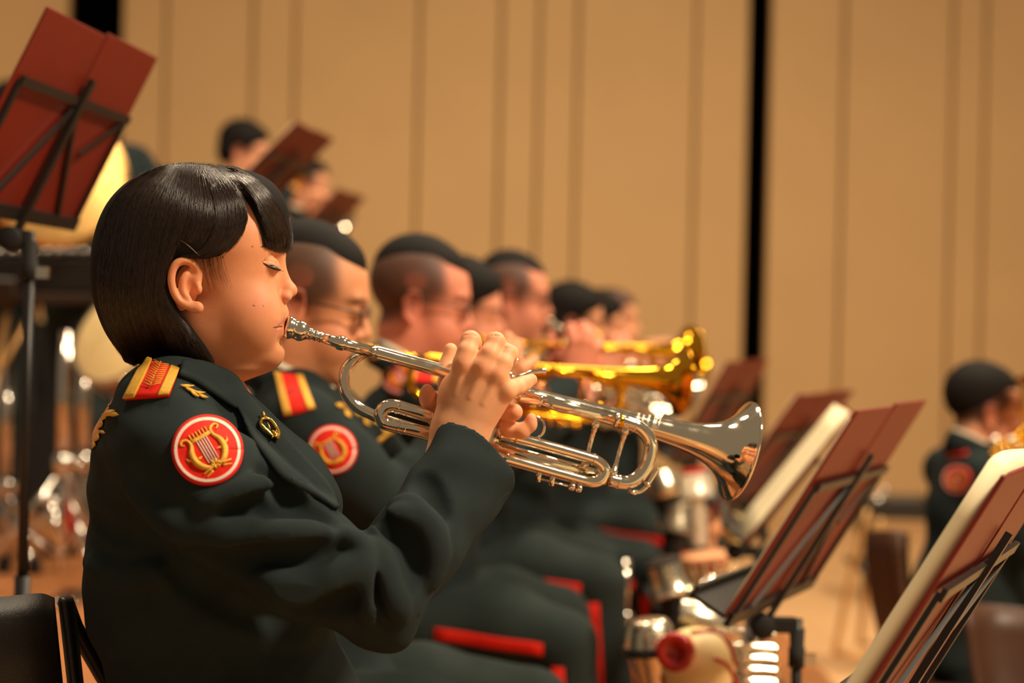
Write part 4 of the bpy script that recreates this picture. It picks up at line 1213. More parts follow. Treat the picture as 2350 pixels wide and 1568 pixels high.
    if glasses:
        gl = thing('glasses', C, glasses, 'glasses')
        for s in (-1, 1):
            th_ = np.linspace(0, 2 * np.pi, 24, endpoint=False)
            rim = np.array([L(.106 - .004 * abs(math.cos(a)), s * .034 + .024 * math.cos(a), .0 + .015 * math.sin(a)) for a in th_])
            put('rim', tube(rim, .0014, 6, closed=True), M_GLASSFRAME, gl)
            put('temple_arm', tube(np.array([L(.103, s * .058, .004), L(.06, s * .074, .006), L(-.006, s * .080, .006), L(-.02, s * .080, -.008)]), .0017, 6), M_GLASSFRAME, gl)
            put('lens', sheet(np.array([[L(.1055, s * .034 + .022 * a, .013 * b * math.sqrt(1 - .3 * a * a)) for b in (-1, 0, 1)] for a in (-1, -.5, 0, .5, 1)]), .0008, Rh[0]), mat('lens_glass', (235, 235, 230), rough=.03, trans=1.0), gl)
        put('bridge', tube(smooth([L(.107, -.010, .002), L(.111, 0, .006), L(.107, .010, .002)], 4), .0012, 6), M_GLASSFRAME, gl)
    if tr is not None:
        trumpet(tr, trlabel, M_SILVER if silver else M_BRASS, M_SILVER if silver else M_BRASS, M_BRASS)
    if chair:
        seat_chair(B, base, 'black padded stool under ' + chair, back=False)
    return root, B, jk

def seat_chair(B, base, label, m=M_LEATHER, back=True):
    ch = thing('stool' if not back else 'chair', base, label, 'stool' if not back else 'chair', 'seats of the trumpet row')
    o = B(-.20, -.22, .37); ex = B(.22, -.22, .37) - o; ey = B(-.20, .22, .37) - o
    put('seat', bevel_box(o, ex, ey, (0, 0, .045), .012), m, ch)
    if back:
        o = B(-.245, -.21, .47); ex = B(-.21, -.21, .47) - o; ey = B(-.245, .21, .47) - o
        put('backrest', bevel_box(o, ex, ey, np.array([-.04 * ex[0] / .035, 0, .28]), .012), m, ch)
    for sx in (-.19, .20):
        for sy in (-.20, .20):
            put('leg', tube(np.array([B(sx, sy, .375 if sx > 0 or not back else .50), B(sx * 1.05, sy * 1.05, 0.0)]), .011, 8), M_BLACK, ch)
    return ch

player(2.93, (697, 700), 'bespectacled man beside the woman, dark green uniform, playing a gold trumpet', hs=1.0, pitch=.17, hair='fade', tr=Frame(P(838, 808, 2.95), P(1560, 876, 3.10)),
       trlabel='gold trumpet with wide bell, second from the camera', glasses='thin dark framed glasses on the man next to the woman', headres=.0025, res=.0045, chair='the man next to the woman', skin=(214, 146, 104), bquad=[(655, 957), (632, 858), (693, 866), (722, 940)], ppx=(762, 1033), lean=.045)
player(3.80, (958, 698), 'stocky man with shaved sides and glasses, third in the trumpet row', hs=1.06, pitch=.12, hair='fade', tr=Frame(P(1100, 782, 3.85), P(1548, 806, 4.10)),
       trlabel='gold trumpet behind the nearest gold trumpet', glasses='rimmed glasses on the stocky third man in the row', chair='the stocky third man', kz=.025, kx=.34, ppx=(917, 862), skin=(222, 140, 112))
player(4.42, (1052, 722), 'man whose face shows between the third and fifth players', hs=1.0, pitch=.1, hair='full', tr=Frame(P(1152, 782, 4.47), P(1540, 968, 4.78)), silver=True,
       trlabel='silver trumpet pointing down behind the gold trumpets', chair='the fourth player', kz=.065, kx=.37, skin=(224, 150, 118))
player(5.02, (1172, 688), 'man with cropped dark hair and glasses, fifth in the trumpet row', hs=1.0, pitch=.05, hair='fade', tr=Frame(P(1256, 738, 4.98), P(1590, 905, 5.28)), silver=True,
       trlabel='silver trumpet raised by the fifth man in the row', glasses='thin glasses on the fifth man in the row', chair='the fifth player', skin=(220, 142, 112))
player(6.05, (1312, 744), 'player with full black hair, sixth in the row', hs=1.0, pitch=.05, hair='full', tr=Frame(P(1378, 786, 6.08), P(1592, 850, 6.45)),
       trlabel='gold trumpet of the black haired sixth player', chair='the sixth player', res=.008, headres=.004)
player(6.75, (1366, 752), 'dark haired player near the end of the row, behind the sixth', hs=1.0, pitch=.05, hair='full', tr=Frame(P(1425, 788, 6.78), P(1600, 835, 7.2)),
       trlabel='gold trumpet of the seventh player in the row', chair='the seventh player', res=.008, headres=.004)
player(7.4, (1404, 738), 'brown haired player at the far end of the trumpet row', hs=1.0, pitch=.0, hair='short', hcol=mat('brown_hair', (70, 40, 26), rough=.6), tr=None,
       chair='the last player of the row', res=.008, headres=.004)
# the man across the stage
player(5.0, (2252, 946), 'man seated across the stage at the right edge, seen from behind', hs=1.03, yaw=-.14, pitch=.05, base_z=0.0, hair='short', tr=None, chair=None, lean=-.01, shup=.035, ppx=(2195, 1101), bquad=[(2176, 1052), (2180, 1010), (2216, 1006), (2224, 1046)], group='players on the stage floor', armpose=((.30, -.10, .80), (.30, .12, .78)))
# ------------------------------------------------------------------ music stands
def music_stand(TL, Wv, Sv, floor_z, label, group='folding music stands with maroon desks', side=1, paper=None, arm=.055, pth=.002):
    TL = np.asarray(TL, float); Wv = np.asarray(Wv, float); Sv = np.asarray(Sv, float)
    n = nrm(np.cross(Sv, Wv)); n = n if n[0] > 0 else -n            # towards the back of the desk
    BC = TL + Wv / 2 + Sv
    clamp = BC + Sv * .13 + n * .012
    foot = np.array([clamp[0] + arm, clamp[1], floor_z])
    st = thing('music_stand', foot, label, 'music stand', group)
    def q(s, t, o=0.0): return TL + Wv * s + Sv * t + n * o
    for k, (a, b) in enumerate(((0, .497), (.503, 1))):
        dz = 0.0 if k == 0 else -.018
        put('desk_leaf', bevel_box(q(a, dz, -.003 + .0015 * k), Wv * (b - a), Sv * (1 - dz), n * .005, .0012, 1), M_MAROON, st, smooth=False)
    up = n
    put('cross_bar', bar(q(.02, .36, .010), q(.98, .36, .010), .014, .006, n), M_BLACK, st, smooth=False)
    put('spine', bar(q(.5, .23, .014), q(.5, 1.12, .014), .016, .008, n), M_BLACK, st, smooth=False)
    for s in (.03, .97): put('side_bar', bar(q(s, .36, .007), q(s, 1.0, .007), .010, .006, n), M_BLACK, st, smooth=False)
    for s in (.20, .80): put('strut', bar(q(.5, .38, .010), q(s, .98, .008), .009, .005, n), M_BLACK, st, smooth=False)
    put('strut', bar(q(.70, .62, .010), q(.97, .37, .009), .007, .004, n), M_BLACK, st, smooth=False)
    put('bottom_bar', bar(q(0, 1.0, .006), q(1, 1.0, .006), .022, .008, n), M_BLACK, st, smooth=False)
    put('tray', bar(q(0, 1.0, -.030), q(1, 1.0, -.030), .058, .006, nrm(Sv)), M_BLACK, st, smooth=False)
    put('tray_lip', bar(q(0, .985, -.058), q(1, .985, -.058), .022, .004, n), M_BLACK, st, smooth=False)
    put('clamp', lathe(clamp - np.array([.0, .020, 0]), (0, 1, 0), [(0, .014), (.004, .019), (.036, .019), (.040, .014)], 16), M_BLACKM, st)
    put('clamp_arm', bevel_box(clamp + np.array([0, -.010, -.010]), (arm, 0, 0), (0, .02, 0), (0, 0, .024), .003, 1), M_BLACKM, st, smooth=False)
    top = np.array([foot[0], foot[1], clamp[2] + .012]); H_ = top[2] - floor_z
    put('upper_tube', tube(np.array([top, top - np.array([0, 0, H_ * .45])]), .0085, 12), M_BLACK, st)
    put('collar', lathe(top - np.array([0, 0, .075]), (0, 0, 1), [(0, .013), (.03, .013), (.03, .011), (.06, .012)], 14), M_BLACKM, st)
    put('wing_screw', boxo(top + np.array([.008, -.006, -.072]), (.022, 0, 0), (0, .012, 0), (0, 0, .018)), M_CHROME, st, smooth=False)
    put('lower_tube', tube(np.array([top - np.array([0, 0, H_ * .42]), foot + np.array([0, 0, .10])]), .0125, 12), M_BLACK, st)
    for k in range(3):
        a = .4 + k * 2.094; e = foot + np.array([.24 * math.cos(a), .24 * math.sin(a), .008])
        lg = put('leg', tube(np.array([foot + np.array([0, 0, .26]), e]), .0065, 8), M_BLACK, st)
        put('rubber_foot', lathe(e - np.array([0, 0, .008]), (0, 0, 1), [(0, .011), (.02, .009)], 10), M_BLACKM, lg)
    if paper:
        c0 = q(.02, -.05 if paper[1] else .0, -.004)
        g = [[q(.02 + .96 * i / 8, paper[1] + (.99 - paper[1]) * j_ / 6, -.0045 - pth - .006 * math.sin(math.pi * abs(((i / 4) % 1.0001)))) for j_ in range(7)] for i in range(9)]
        put('sheet_music', sheet(np.array(g), .004 + pth, -n), M_PAPER, label=paper[0], cat='sheet music', group='sheet music on the stands')
    return st
WB = np.array([.198, .45, 0]); SB = np.array([-.183, 0, -.301])
music_stand(P(2305, 1092, 1.65), WB, SB, RZ, 'nearest maroon music stand, cut by the right bottom corner', paper=('pale thick score edge on the nearest music stand', -.01), pth=.016)
music_stand(P(1968, 943, 2.55), WB, SB, RZ, 'maroon music stand seen from behind, right of the silver bell', paper=('sheet music on the stand right of the silver bell', .05))
music_stand(P(1958, 944, 3.75), (.055, .48, 0), (-.222, 0, -.285), RZ, 'music stand seen edge on with cream pages, behind the middle one', paper=('cream pages on the stand seen edge on', .02))
music_stand(P(1830, 906, 4.6), (.227, .45, 0), (-.20, 0, -.295), RZ, 'blurred maroon music stand just behind the silver bell', paper=('sheet music on the blurred stand behind the silver bell', .02))
music_stand(P(1668, 830, 5.3), (.186, .45, 0), (-.16, 0, -.30), RZ, 'farthest maroon music stand beside the dark wall slot', paper=('sheet music on the farthest stand by the dark slot', .02))
music_stand(P(110, 15, 2.5), (.056, .47, 0), (-.131, 0, -.275), RZ, 'tall maroon music stand at the upper left corner', arm=.028)
music_stand(P(681, 279, 5.0), (.053, .45, 0), (-.225, 0, -.235), RZ2, 'raised maroon music stand above the woman\'s fringe', paper=('white page edge on the raised stand above the woman', .03))
music_stand(P(776, 433, 6.7), (.06, .45, 0), (-.215, 0, -.235), RZ2, 'small far maroon music stand above the bespectacled man')

# ------------------------------------------------------------------ mutes, bottle-like things and the spare horn
M_CREAM = mat('cream_fibre', (240, 212, 150), rough=.5, var=.06, vscale=30)
M_REDPL = mat('red_plastic', (176, 34, 20), rough=.25, coat=.3, var=.08)
M_WHITEM = mat('white_metal_mute', (226, 216, 196), rough=.3, metal=.4)
M_COPPER = mat('copper_tone', (214, 160, 120), rough=.3, metal=.9)
M_PEACH = mat('peach_fibre', (244, 176, 130), rough=.5)
def mute(axis_px, d, segs, label, extra=None):
    """axis_px: (top pixel, bottom pixel); segs: list of (part name, material, [(px along axis, px radius)...])"""
    a, b = P(*axis_px[0], d), P(*axis_px[1], d); ax = nrm(b - a); s = d / F
    root = thing('trumpet_mute', b, label, 'mute', 'trumpet mutes beside the music stands')
    for nm, m, pr in segs: put(nm, lathe(a, ax, [(x * s, r * s) for x, r in pr], 28), m, root, sharp=50)
    if extra: extra(root, a, ax, s)
    return root
mute(((1487, 1420), (1512, 1660)), 3.0, [('dome', M_SILVERB, [(0, 5), (0, 34), (4, 44), (18, 52), (50, 60), (62, 62)]), ('ring', M_BLACK, [(60, 66), (66, 70), (76, 70), (82, 60)]), ('cone', M_SILVERB, [(80, 52), (240, 18)])],
     'silver straight mute standing left of the cream ball mute')
def ballx(root, a, ax, s):
    c = P(1545, 1500, 2.90); th = np.linspace(0, 2 * np.pi, 32, endpoint=False)
    e1, e2 = nrm(np.array([1, .45, 0])), np.array([0, 0, 1.0])
    put('red_cup', lathe(c - np.array([-.012, -.03, 0]) * 1.0, nrm(np.array([-.42, -1, 0])), [(0, .018), (.0, .030), (.02, .033), (.03, .030), (.028, .018), (.015, .010), (.012, .001)], 28), M_REDPL, root)
    for pts in ([(1640, 1512), (1672, 1530), (1690, 1570), (1696, 1620)], [(1585, 1452), (1640, 1450), (1672, 1480), (1690, 1530)], [(1520, 1552), (1530, 1580), (1560, 1600)]):
        w_ = []
        for u, v in smooth(np.array(pts, float), 5):
            dv = P(u, v, 1) - CAM; dv = nrm(dv); cc = P(1598, 1530, 3.0); o_ = CAM - cc; r_ = 92 * 3.0 / F
            B_ = o_ @ dv; D_ = B_ * B_ - (o_ @ o_ - r_ * r_); w_.append(CAM + dv * (-B_ - math.sqrt(max(D_, 0))))
        put('red_band', tube(np.array(w_), .0035, 6), M_REDPL, root)
mute(((1598, 1440), (1598, 1700)), 3.0, [('ball', M_CREAM, [(90 - 90 * math.cos(t_), max(.5, 90 * math.sin(t_))) for t_ in np.linspace(.02, 2.7, 18)]), ('stem', M_CREAM, [(165, 38), (260, 22)])],
     'cream ball shaped mute with red cup and red bands', ballx)
mute(((1552, 1412), (1700, 1452)), 3.25, [('rim', M_BLACK, [(-3, 40), (0, 44), (4, 44)]), ('bowl', M_SILVERB, [(0, 42), (30, 48), (70, 46), (105, 34), (135, 18), (150, 12)])], 'polished silver cup mute lying behind the cream ball mute')
mute(((1520, 1288), (1562, 1425)), 3.5, [('cap', M_BLACK, [(-6, 30), (0, 44), (6, 44)]), ('cup', M_SILVERB, [(6, 40), (40, 42), (66, 46), (72, 52), (78, 50)]), ('stem', M_BLACKM, [(76, 36), (130, 30)])], 'tilted silver cup mute with black stem, midway up the cluster')
mute(((1556, 1150), (1540, 1300)), 4.5, [('cup', M_SILVERB, [(0, 12), (4, 34), (40, 40), (52, 46), (66, 47), (70, 40)]), ('stem', M_BLACKM, [(68, 30), (150, 16)])], 'silver cup mute with dark cone below, under the bell')
mute(((1512, 1078), (1545, 1210)), 4.5, [('dome', M_SILVERB, [(0, 8), (4, 32), (30, 42), (50, 46), (60, 40)]), ('stem', M_BLACKM, [(58, 34), (130, 20)])], 'round silver mute next to the water key of the trumpet')
mute(((1590, 1082), (1606, 1260)), 4.6, [('red_top', M_REDPL, [(-8, 4), (-6, 26), (4, 28)]), ('body', M_WHITEM, [(4, 34), (40, 40), (46, 44), (58, 44), (62, 22), (170, 20)])], 'white mute with a red top, below the bell')
mute(((1625, 1172), (1630, 1260)), 4.7, [('ball', M_PEACH, [(34 - 34 * math.cos(t_), max(.5, 34 * math.sin(t_))) for t_ in np.linspace(.02, 2.6, 12)]), ('stem', M_PEACH, [(60, 16), (88, 12)])], 'small peach ball mute, left one of the pair')
mute(((1682, 1176), (1684, 1260)), 4.7, [('ball', M_CREAM, [(33 - 33 * math.cos(t_), max(.5, 33 * math.sin(t_))) for t_ in np.linspace(.02, 2.6, 12)]), ('stem', M_CREAM, [(60, 16), (84, 12)])], 'small cream ball mute, right one of the pair')
mute(((1652, 1132), (1658, 1200)), 4.8, [('cup', M_REDPL, [(0, 8), (6, 22), (36, 26), (40, 34), (60, 34)])], 'small red cup mute above the two ball mutes')
def stripes(root, a, ax, s):
    h_ = np.cross(ax, (0, 1, 0)); h_ = nrm(h_); w_ = np.cross(ax, h_)
    for k in range(14):
        t_ = k * 2 * math.pi / 14
        dr = math.cos(t_) * h_ + math.sin(t_) * w_
        put('cream_stripe', tube(np.array([a + ax * 20 * s + dr * 63.5 * s, a + ax * 128 * s + dr * 21.5 * s]), [.006, .003], 6), M_CREAM, root)
mute(((1622, 1270), (1638, 1420)), 4.5, [('rim', M_PEACH, [(0, 60), (3, 70), (14, 70), (16, 64)]), ('cone', M_REDPL, [(14, 64), (130, 20), (150, 20)])], 'red and cream striped cone mute', stripes)

def rack(d, u0, u1, z, label):
    a, b = P(u0, 1400, d)[0], P(u1, 1400, d)[0]
    r = thing('mute_rack', ((a + b) / 2, d, RZ), label, 'rack', 'low racks holding the mutes')
    put('shelf', bevel_box((a, d - .16, z - .012), (b - a, 0, 0), (0, .42, 0), (0, 0, .012), .003, 1), M_BLACKM, r, smooth=False)
    for x in (a + .02, b - .02):
        for y in (d - .14, d + .24): put('leg', tube(np.array([(x, y, z - .012), (x, y, RZ)]), .008, 8), M_BLACK, r)
rack(3.05, 1440, 1740, .725, 'low black rack under the nearest mutes')
rack(4.55, 1490, 1730, .735, 'black rack under the farther mutes')

# spare horn standing among the mutes
fh = thing('flugelhorn', P(1690, 1640, 3.35), 'silver flugelhorn standing upright behind the music stand clamp', 'flugelhorn')
c0 = P(1675, 1352, 3.5); axf = nrm(np.array([-.15, -.45, .9]))
put('bell', lathe(c0, -axf, [(0, .058), (.002, .060), (.004, .058), (.01, .050), (.02, .042), (.035, .034), (.06, .026), (.10, .019), (.20, .012)], 40, cap=False), M_SILVER, fh)
put('bell_rim', tube(c0 + .0595 * (np.cos(np.linspace(0, 2 * np.pi, 40, endpoint=False))[:, None] * nrm(np.cross(axf, (1, 0, 0))) + np.sin(np.linspace(0, 2 * np.pi, 40, endpoint=False))[:, None] * np.cross(axf, nrm(np.cross(axf, (1, 0, 0))))), .0022, 8, closed=True), M_SILVER, fh)
for k in range(3):
    p = P(1700 + 36 * k, 1470 + 6 * k, 3.2)
    vc = put('valve_casing', lathe(p, (0, 0, -1), [(0, .008), (.001, .0115), (.010, .0115), (.011, .0098), (.11, .0098), (.111, .0115), (.12, .0115)], 20), M_SILVER, fh, sharp=40)
    put('finger_button', lathe(p + np.array([0, 0, .022]), (0, 0, -1), [(0, .006), (.002, .008), (.004, .007), (.005, .003), (.022, .003)], 16), M_SILVER, vc)
for k in range(4):
    v = 1480 + 26 * k
    put('valve_slide', tube(smooth([P(1670, v, 3.16), P(1700, v + 3, 3.15), P(1770, v + 6, 3.16), P(1782, v + 16, 3.16), P(1765, v + 20, 3.17), P(1690, v + 14, 3.17)], 5), .0058, 10), M_SILVER, fh)
put('main_tube', tube(smooth([P(1660, 1440, 3.3), P(1655, 1500, 3.2), P(1668, 1600, 3.2), P(1700, 1650, 3.2), P(1760, 1640, 3.2), P(1778, 1560, 3.2)], 6), .008, 12), M_SILVER, fh)
for k in range(5):
    p = P(1652 + 8 * k, 1450 + 10 * math.sin(k * 1.7), 3.2); put('linkage_screw', lathe(p, (-.2, -1, .2), [(0, .004), (.006, .004), (.008, .002)], 10), M_SILVER, fh)

# slim post with an orange foot between legs and mutes
po = thing('instrument_peg', P(1428, 1560, 4.3), 'slim chrome instrument peg with an orange foot beside the knees', 'peg')
put('tube', tube(np.array([P(1438, 1285, 4.3), P(1430, 1405, 4.3)]), [.011, .014], 12), M_CHROME, po)
put('flange', lathe(P(1430, 1402, 4.3), (0, 0, -1), [(0, .015), (.01, .026), (.028, .03), (.034, .02)], 18), M_CHROME, po)
put('foot', lathe(P(1430, 1432, 4.3), (0, 0, -1), [(0, .022), (.01, .03), (.05, .034), (.24, .036)], 18), mat('orange_rubber', (226, 108, 40), rough=.5), po)

# ------------------------------------------------------------------ right side of the stage
M_TAN = mat('tan_metal', (196, 152, 96), rough=.4, metal=.5)
M_BROWNCH = mat('brown_chair_shell', (74, 48, 34), rough=.45, var=.08)
fc = thing('folding_chair', (P(1960, 1500, 7.6)[0], 7.6, 0), 'folding chair with tan tube legs and dark backrest, far right', 'chair')
def Z0(u, v, d): 
    p = P(u, v, d); return p
for (pa, pb, d_) in (((1992, 1170), (1916, 1500), 7.5), ((2022, 1190), (1972, 1480), 8.0)):
    put('leg_frame', tube(smooth([Z0(*pa, d_), Z0((pa[0] + pb[0]) / 2 - 4, (pa[1] + pb[1]) / 2, d_), Z0(*pb, d_)], 5), .013, 8), M_TAN, fc)
put('floor_bar', tube(np.array([Z0(1916, 1502, 7.5), Z0(1990, 1505, 7.45)]), .013, 8), M_TAN, fc)
put('floor_bar', tube(np.array([Z0(1972, 1478, 8.0), Z0(2040, 1478, 8.0)]), .013, 8), M_TAN, fc)
o = Z0(1966, 1312, 7.6); put('seat', bevel_box(o + np.array([0, -.1, 0]), (.19, 0, .0), (0, .40, 0), (0, 0, .03), .008, 1), M_BLACK, fc, smooth=False)
o = Z0(1962, 1232, 7.6); put('backrest', bevel_box(o + np.array([0, -.05, 0]), (.05, .38, 0), (.03, -.01, 0), (.03, 0, .17), .008, 1), M_BLACK, fc, smooth=False)
tb_ = thing('table', (P(2050, 1200, 9.5)[0], 9.5, 0), 'dark table with metal on top behind the seated man', 'table')
put('table_top', bevel_box(P(1985, 1192, 9.5), (.46, 0, 0), (0, .5, 0), (0, 0, .10), .006, 1), M_BLACK, tb_, smooth=False)
for x in (.03, .43):
    p = P(1985, 1192, 9.5) + np.array([x, .1, 0]); put('leg', tube(np.array([p, (p[0], p[1], 0)]), .02, 8), M_BLACK, tb_)
cs = thing('instrument_case', P(2040, 1148, 9.6), 'shiny chrome instrument lying on the dark table', 'instrument')
put('body', lathe(P(2000, 1150, 9.6), (1, .1, 0), [(0, .03), (.03, .045), (.10, .03), (.25, .03), (.28, .02)], 16), M_CHROME, cs)
put('valve', lathe(P(2030, 1150, 9.55), (0, 0, 1), [(0, .02), (.07, .02), (.075, .012)], 12), M_CHROME, cs)

def shell_chair(pxs, d, depth, z_seat, label, up):
    """curved plywood backrest + seat + legs"""
    a, b = P(*pxs[0], d), P(*pxs[1], d + depth)
    root = thing('shell_chair', ((a[0] + b[0]) / 2, d + depth / 2, 0), label, 'chair', 'brown shell chairs')
    w = b - a; n = nrm(np.cross(w, (0, 0, 1.0)))
    g = []
    for i in range(11):
        t_ = i / 10; col_ = []
        for k in range(7):
            s_ = k / 6
            col_.append(a + w * (.5 + (t_ - .5) * (1 - .25 * s_)) + n * (-.10 * math.sin(math.pi * t_) + up * .10 * s_ * s_) - np.array([0, 0, (a[2] - z_seat) * s_ + .012 * math.sin(math.pi * t_) * 0]))
        g.append(col_)
    put('backrest', sheet(np.array(g), .014, n), M_BROWNCH, root)
    c = (a + b) / 2; f = n * (1 if up > 0 else -1)
    e1 = nrm(w)
    put('seat', bevel_box(np.array([c[0], c[1], z_seat - .03]) - e1 * .20, e1 * .40, f * .42, (0, 0, .03), .01), M_BROWNCH, root)
    for i_ in (-.17, .17):
        for j_ in (.04, .38):
            p = np.array([c[0], c[1], 0]) + e1 * i_ + f * j_
            put('leg', tube(np.array([p + np.array([0, 0, z_seat - .03]), p]), .011, 8), M_CHROME, root)
    return root
shell_chair(((2072, 1218), (2086, 1224)), 4.75, .42, .46, 'brown shell chair of the man across the stage', 1)
shell_chair(((2228, 1392), (2440, 1410)), 3.9, .12, .46, 'empty brown shell chair at the right bottom corner', 1)

# gold horn of the man across the stage
eh = thing('brass_horn', P(2340, 1100, 4.95), 'gold brass horn held by the man at the right edge', 'horn')
for k, (u, v, r) in enumerate(((2402, 925, .085), (2404, 1010, .075), (2412, 960, .055))):
    th = np.linspace(0, 2 * np.pi, 36, endpoint=False); c = P(u, v, 4.85 + .03 * k)
    put('coil', tube(c + r * (np.cos(th)[:, None] * np.array([.9, .4, 0]) + np.sin(th)[:, None] * np.array([0, 0, 1.0])), .008, 10, closed=True), M_BRASS, eh)
put('bell', lathe(P(2404, 862, 4.85), (.15, -.2, -1), [(-.002, .088), (0, .090), (.01, .078), (.03, .058), (.06, .042), (.12, .028), (.25, .018)], 36, cap=False), M_BRASS, eh)
for k in range(12):
    p = P(2284 + 13 * (k % 5) + 4 * (k // 5), 1012 + 24 * (k // 5) + 9 * ((k * 7) % 3), 4.8)
    put('key', lathe(p, (-.3, -1, .35), [(0, .006), (.003, .013), (.006, .012), (.008, .004)], 14), M_BRASS if k % 3 else M_SILVER, eh)
put('body_tube', tube(smooth([P(2262, 1070, 4.84), P(2290, 1040, 4.84), P(2335, 1015, 4.84), P(2395, 950, 4.84)], 6), [.014, .018, .020, .022], 14), M_BRASS, eh)

# ------------------------------------------------------------------ empty chair in front, left corner
lc_ = thing('padded_chair', (P(60, 1568, 1.9)[0], 1.9, RZ), 'black leather padded chair back at the left bottom corner', 'chair')
g = []
A0 = [(-160, 1400), (-60, 1378), (40, 1366), (95, 1362), (125, 1372)]
A1 = [(-150, 1800), (-50, 1800), (70, 1800), (130, 1800), (168, 1800)]
a0, a1 = smooth(np.array(A0, float), 4), smooth(np.array(A1, float), 4)
for i in range(len(a0)):
    row = []
    for k in range(9):
        t_ = k / 8; q_ = a0[i] * (1 - t_) + a1[i] * t_
        row.append(P(q_[0], q_[1], 1.86 + .10 * i / len(a0) - .03 * math.sin(min(1, t_ * 3) * math.pi / 2)))
    g.append(row)
put('back_pad', sheet(np.array(g), .03, (0, -1, .1)), M_LEATHER, lc_)
e0, e1_ = P(128, 1370, 1.955), P(176, 1800, 1.955)
put('back_frame', bevel_box(e0, P(158, 1376, 1.955) - e0, (0, .03, 0), e1_ - e0, .006), M_BLACK, lc_)
put('rear_leg', tube(np.array([P(150, 1380, 1.99), P(172, 1440, 2.0), P(262, 1600, 2.05), np.array([P(330, 1700, 2.05)[0], 2.05, RZ])]), .010, 8), M_BLACK, lc_)
sp_ = P(20, 1568, 1.9)
put('seat', bevel_box((sp_[0] - .22, 1.60, RZ + .40), (.42, 0, 0), (0, .34, 0), (0, 0, .05), .015), M_LEATHER, lc_)
for x in (-.2, .18):
    put('leg', tube(np.array([(sp_[0] + x, 1.63, RZ + .40), (sp_[0] + x, 1.61, RZ)]), .010, 8), M_BLACK, lc_)

# ------------------------------------------------------------------ percussion on the higher platform, left
player(6.3, (215, 235), 'percussionist in dark uniform standing behind the gold cymbal', base_z=RZ2, hair='short', stand=True, patch=False, board_=False, chair=None, tr=None, res=.009, headres=.005,
       armpose=((.02, -.22, .80), (.10, .2, .62)), group='players at the back', yaw=.5)
player(7.6, (556, 352), 'dark haired back row player behind the raised stand', base_z=RZ2, hair='full', stand=True, patch=False, board_=False, chair=None, tr=Frame(P(592, 372, 7.5), P(690, 410, 8.0)), trlabel='brass instrument glinting behind the raised music stand', res=.010, headres=.005, group='players at the back')
player(8.1, (700, 428), 'back row player right of the raised stand', base_z=RZ2, hair='short', stand=True, patch=False, board_=False, chair=None, tr=Frame(P(728, 446, 8.05), P(765, 486, 7.6)), silver=True, trlabel='silver instrument of the back row player between two stands', res=.010, headres=.005, group='players at the back')

player(7.0, (30, 265), 'percussionist with red trouser stripe at the left frame edge', base_z=RZ2, hair='short', stand=True, patch=False, board_=False, chair=None, tr=None, res=.010, headres=.005, group='players at the back', yaw=.2)
ec = thing('dark_filler_case', (P(150, 1100, 6.9)[0], 7.6, RZ2), 'added black case darkening the gap behind the percussion stands', 'case')  # invented case, added to darken the background behind the stands
put('body', bevel_box((P(-150, 1100, 6.9)[0], 7.5, RZ2), (.86, 0, 0), (0, .5, 0), (0, 0, .82), .012, 1), M_BLACKM, ec, smooth=False)
for x_ in (.04, .80):
    put('corner_strip', bevel_box((P(-150, 1100, 6.9)[0] + x_, 7.49, RZ2 + .01), (.03, 0, 0), (0, .012, 0), (0, 0, .80), .002, 1), M_BLACK, ec, smooth=False)
put('latch', bevel_box((P(60, 1100, 6.9)[0], 7.49, RZ2 + .6), (.06, 0, 0), (0, .012, 0), (0, 0, .05), .002, 1), M_CHROME, ec, smooth=False)

M_CYM = mat('cymbal_bronze', (226, 182, 112), rough=.45, metal=1.0, rvar=.05, vscale=20)
cy = thing('cymbal', P(120, 420, 5.3), 'large gold cymbal held up at the left', 'cymbal')
put('disc', lathe(P(128, 408, 5.3), nrm(np.array([.25, -1, .18])), [(-.002, .213), (0, .214), (.004, .19), (.016, .10), (.022, .055), (.036, .045), (.046, .02), (.048, .002)], 64), M_CYM, cy)
put('strap', tube(np.array([P(128, 408, 5.24), P(128, 440, 5.2)]), .008, 8), M_LEATHER, cy)

M_DKWOOD = mat('dark_wood', (52, 34, 22), rough=.5, var=.15, vscale=14)
xy = thing('xylophone', (P(100, 700, 5.6)[0], 5.6, RZ2), 'dark framed xylophone behind the music stand pole', 'xylophone')
put('frame', bevel_box(P(-120, 664, 5.55), (.62, 0, 0), (0, .5, 0), (0, 0, .105), .006, 1), M_BLACK, xy, smooth=False)
put('rail', bevel_box(P(-120, 690, 5.53), (.62, 0, 0), (0, .04, 0), (0, 0, .030), .004, 1), M_DKWOOD, xy, smooth=False)
for k in range(16):
    p = P(-110 + 27 * k, 588, 5.6)
    b_ = put('bar', bevel_box(p + np.array([0, -.06, 0]), (.030, 0, 0), (0, .36, 0), (0, 0, .012), .003, 1), M_DKWOOD, xy, smooth=False)
    put('bar_screw', lathe(p + np.array([.015, -.04, .010]), (0, 0, 1), [(0, .012), (.008, .012), (.014, .004)], 10), M_CHROME, b_)
put('end_block', bevel_box(P(-30, 688, 5.5), (.085, 0, 0), (0, .05, 0), (0, 0, .07), .01, 1), M_DKWOOD, xy, smooth=False)
for (a, b) in (((20, 690), (-30, 1000)), ((92, 685), (-30, 900)), ((300, 690), (330, 1000))):
    put('leg', tube(np.array([P(*a, 5.6), P(*b, 5.6), np.array([P(*b, 5.6)[0] - .03, 5.6, RZ2])]), .012, 8), M_TAN, xy)

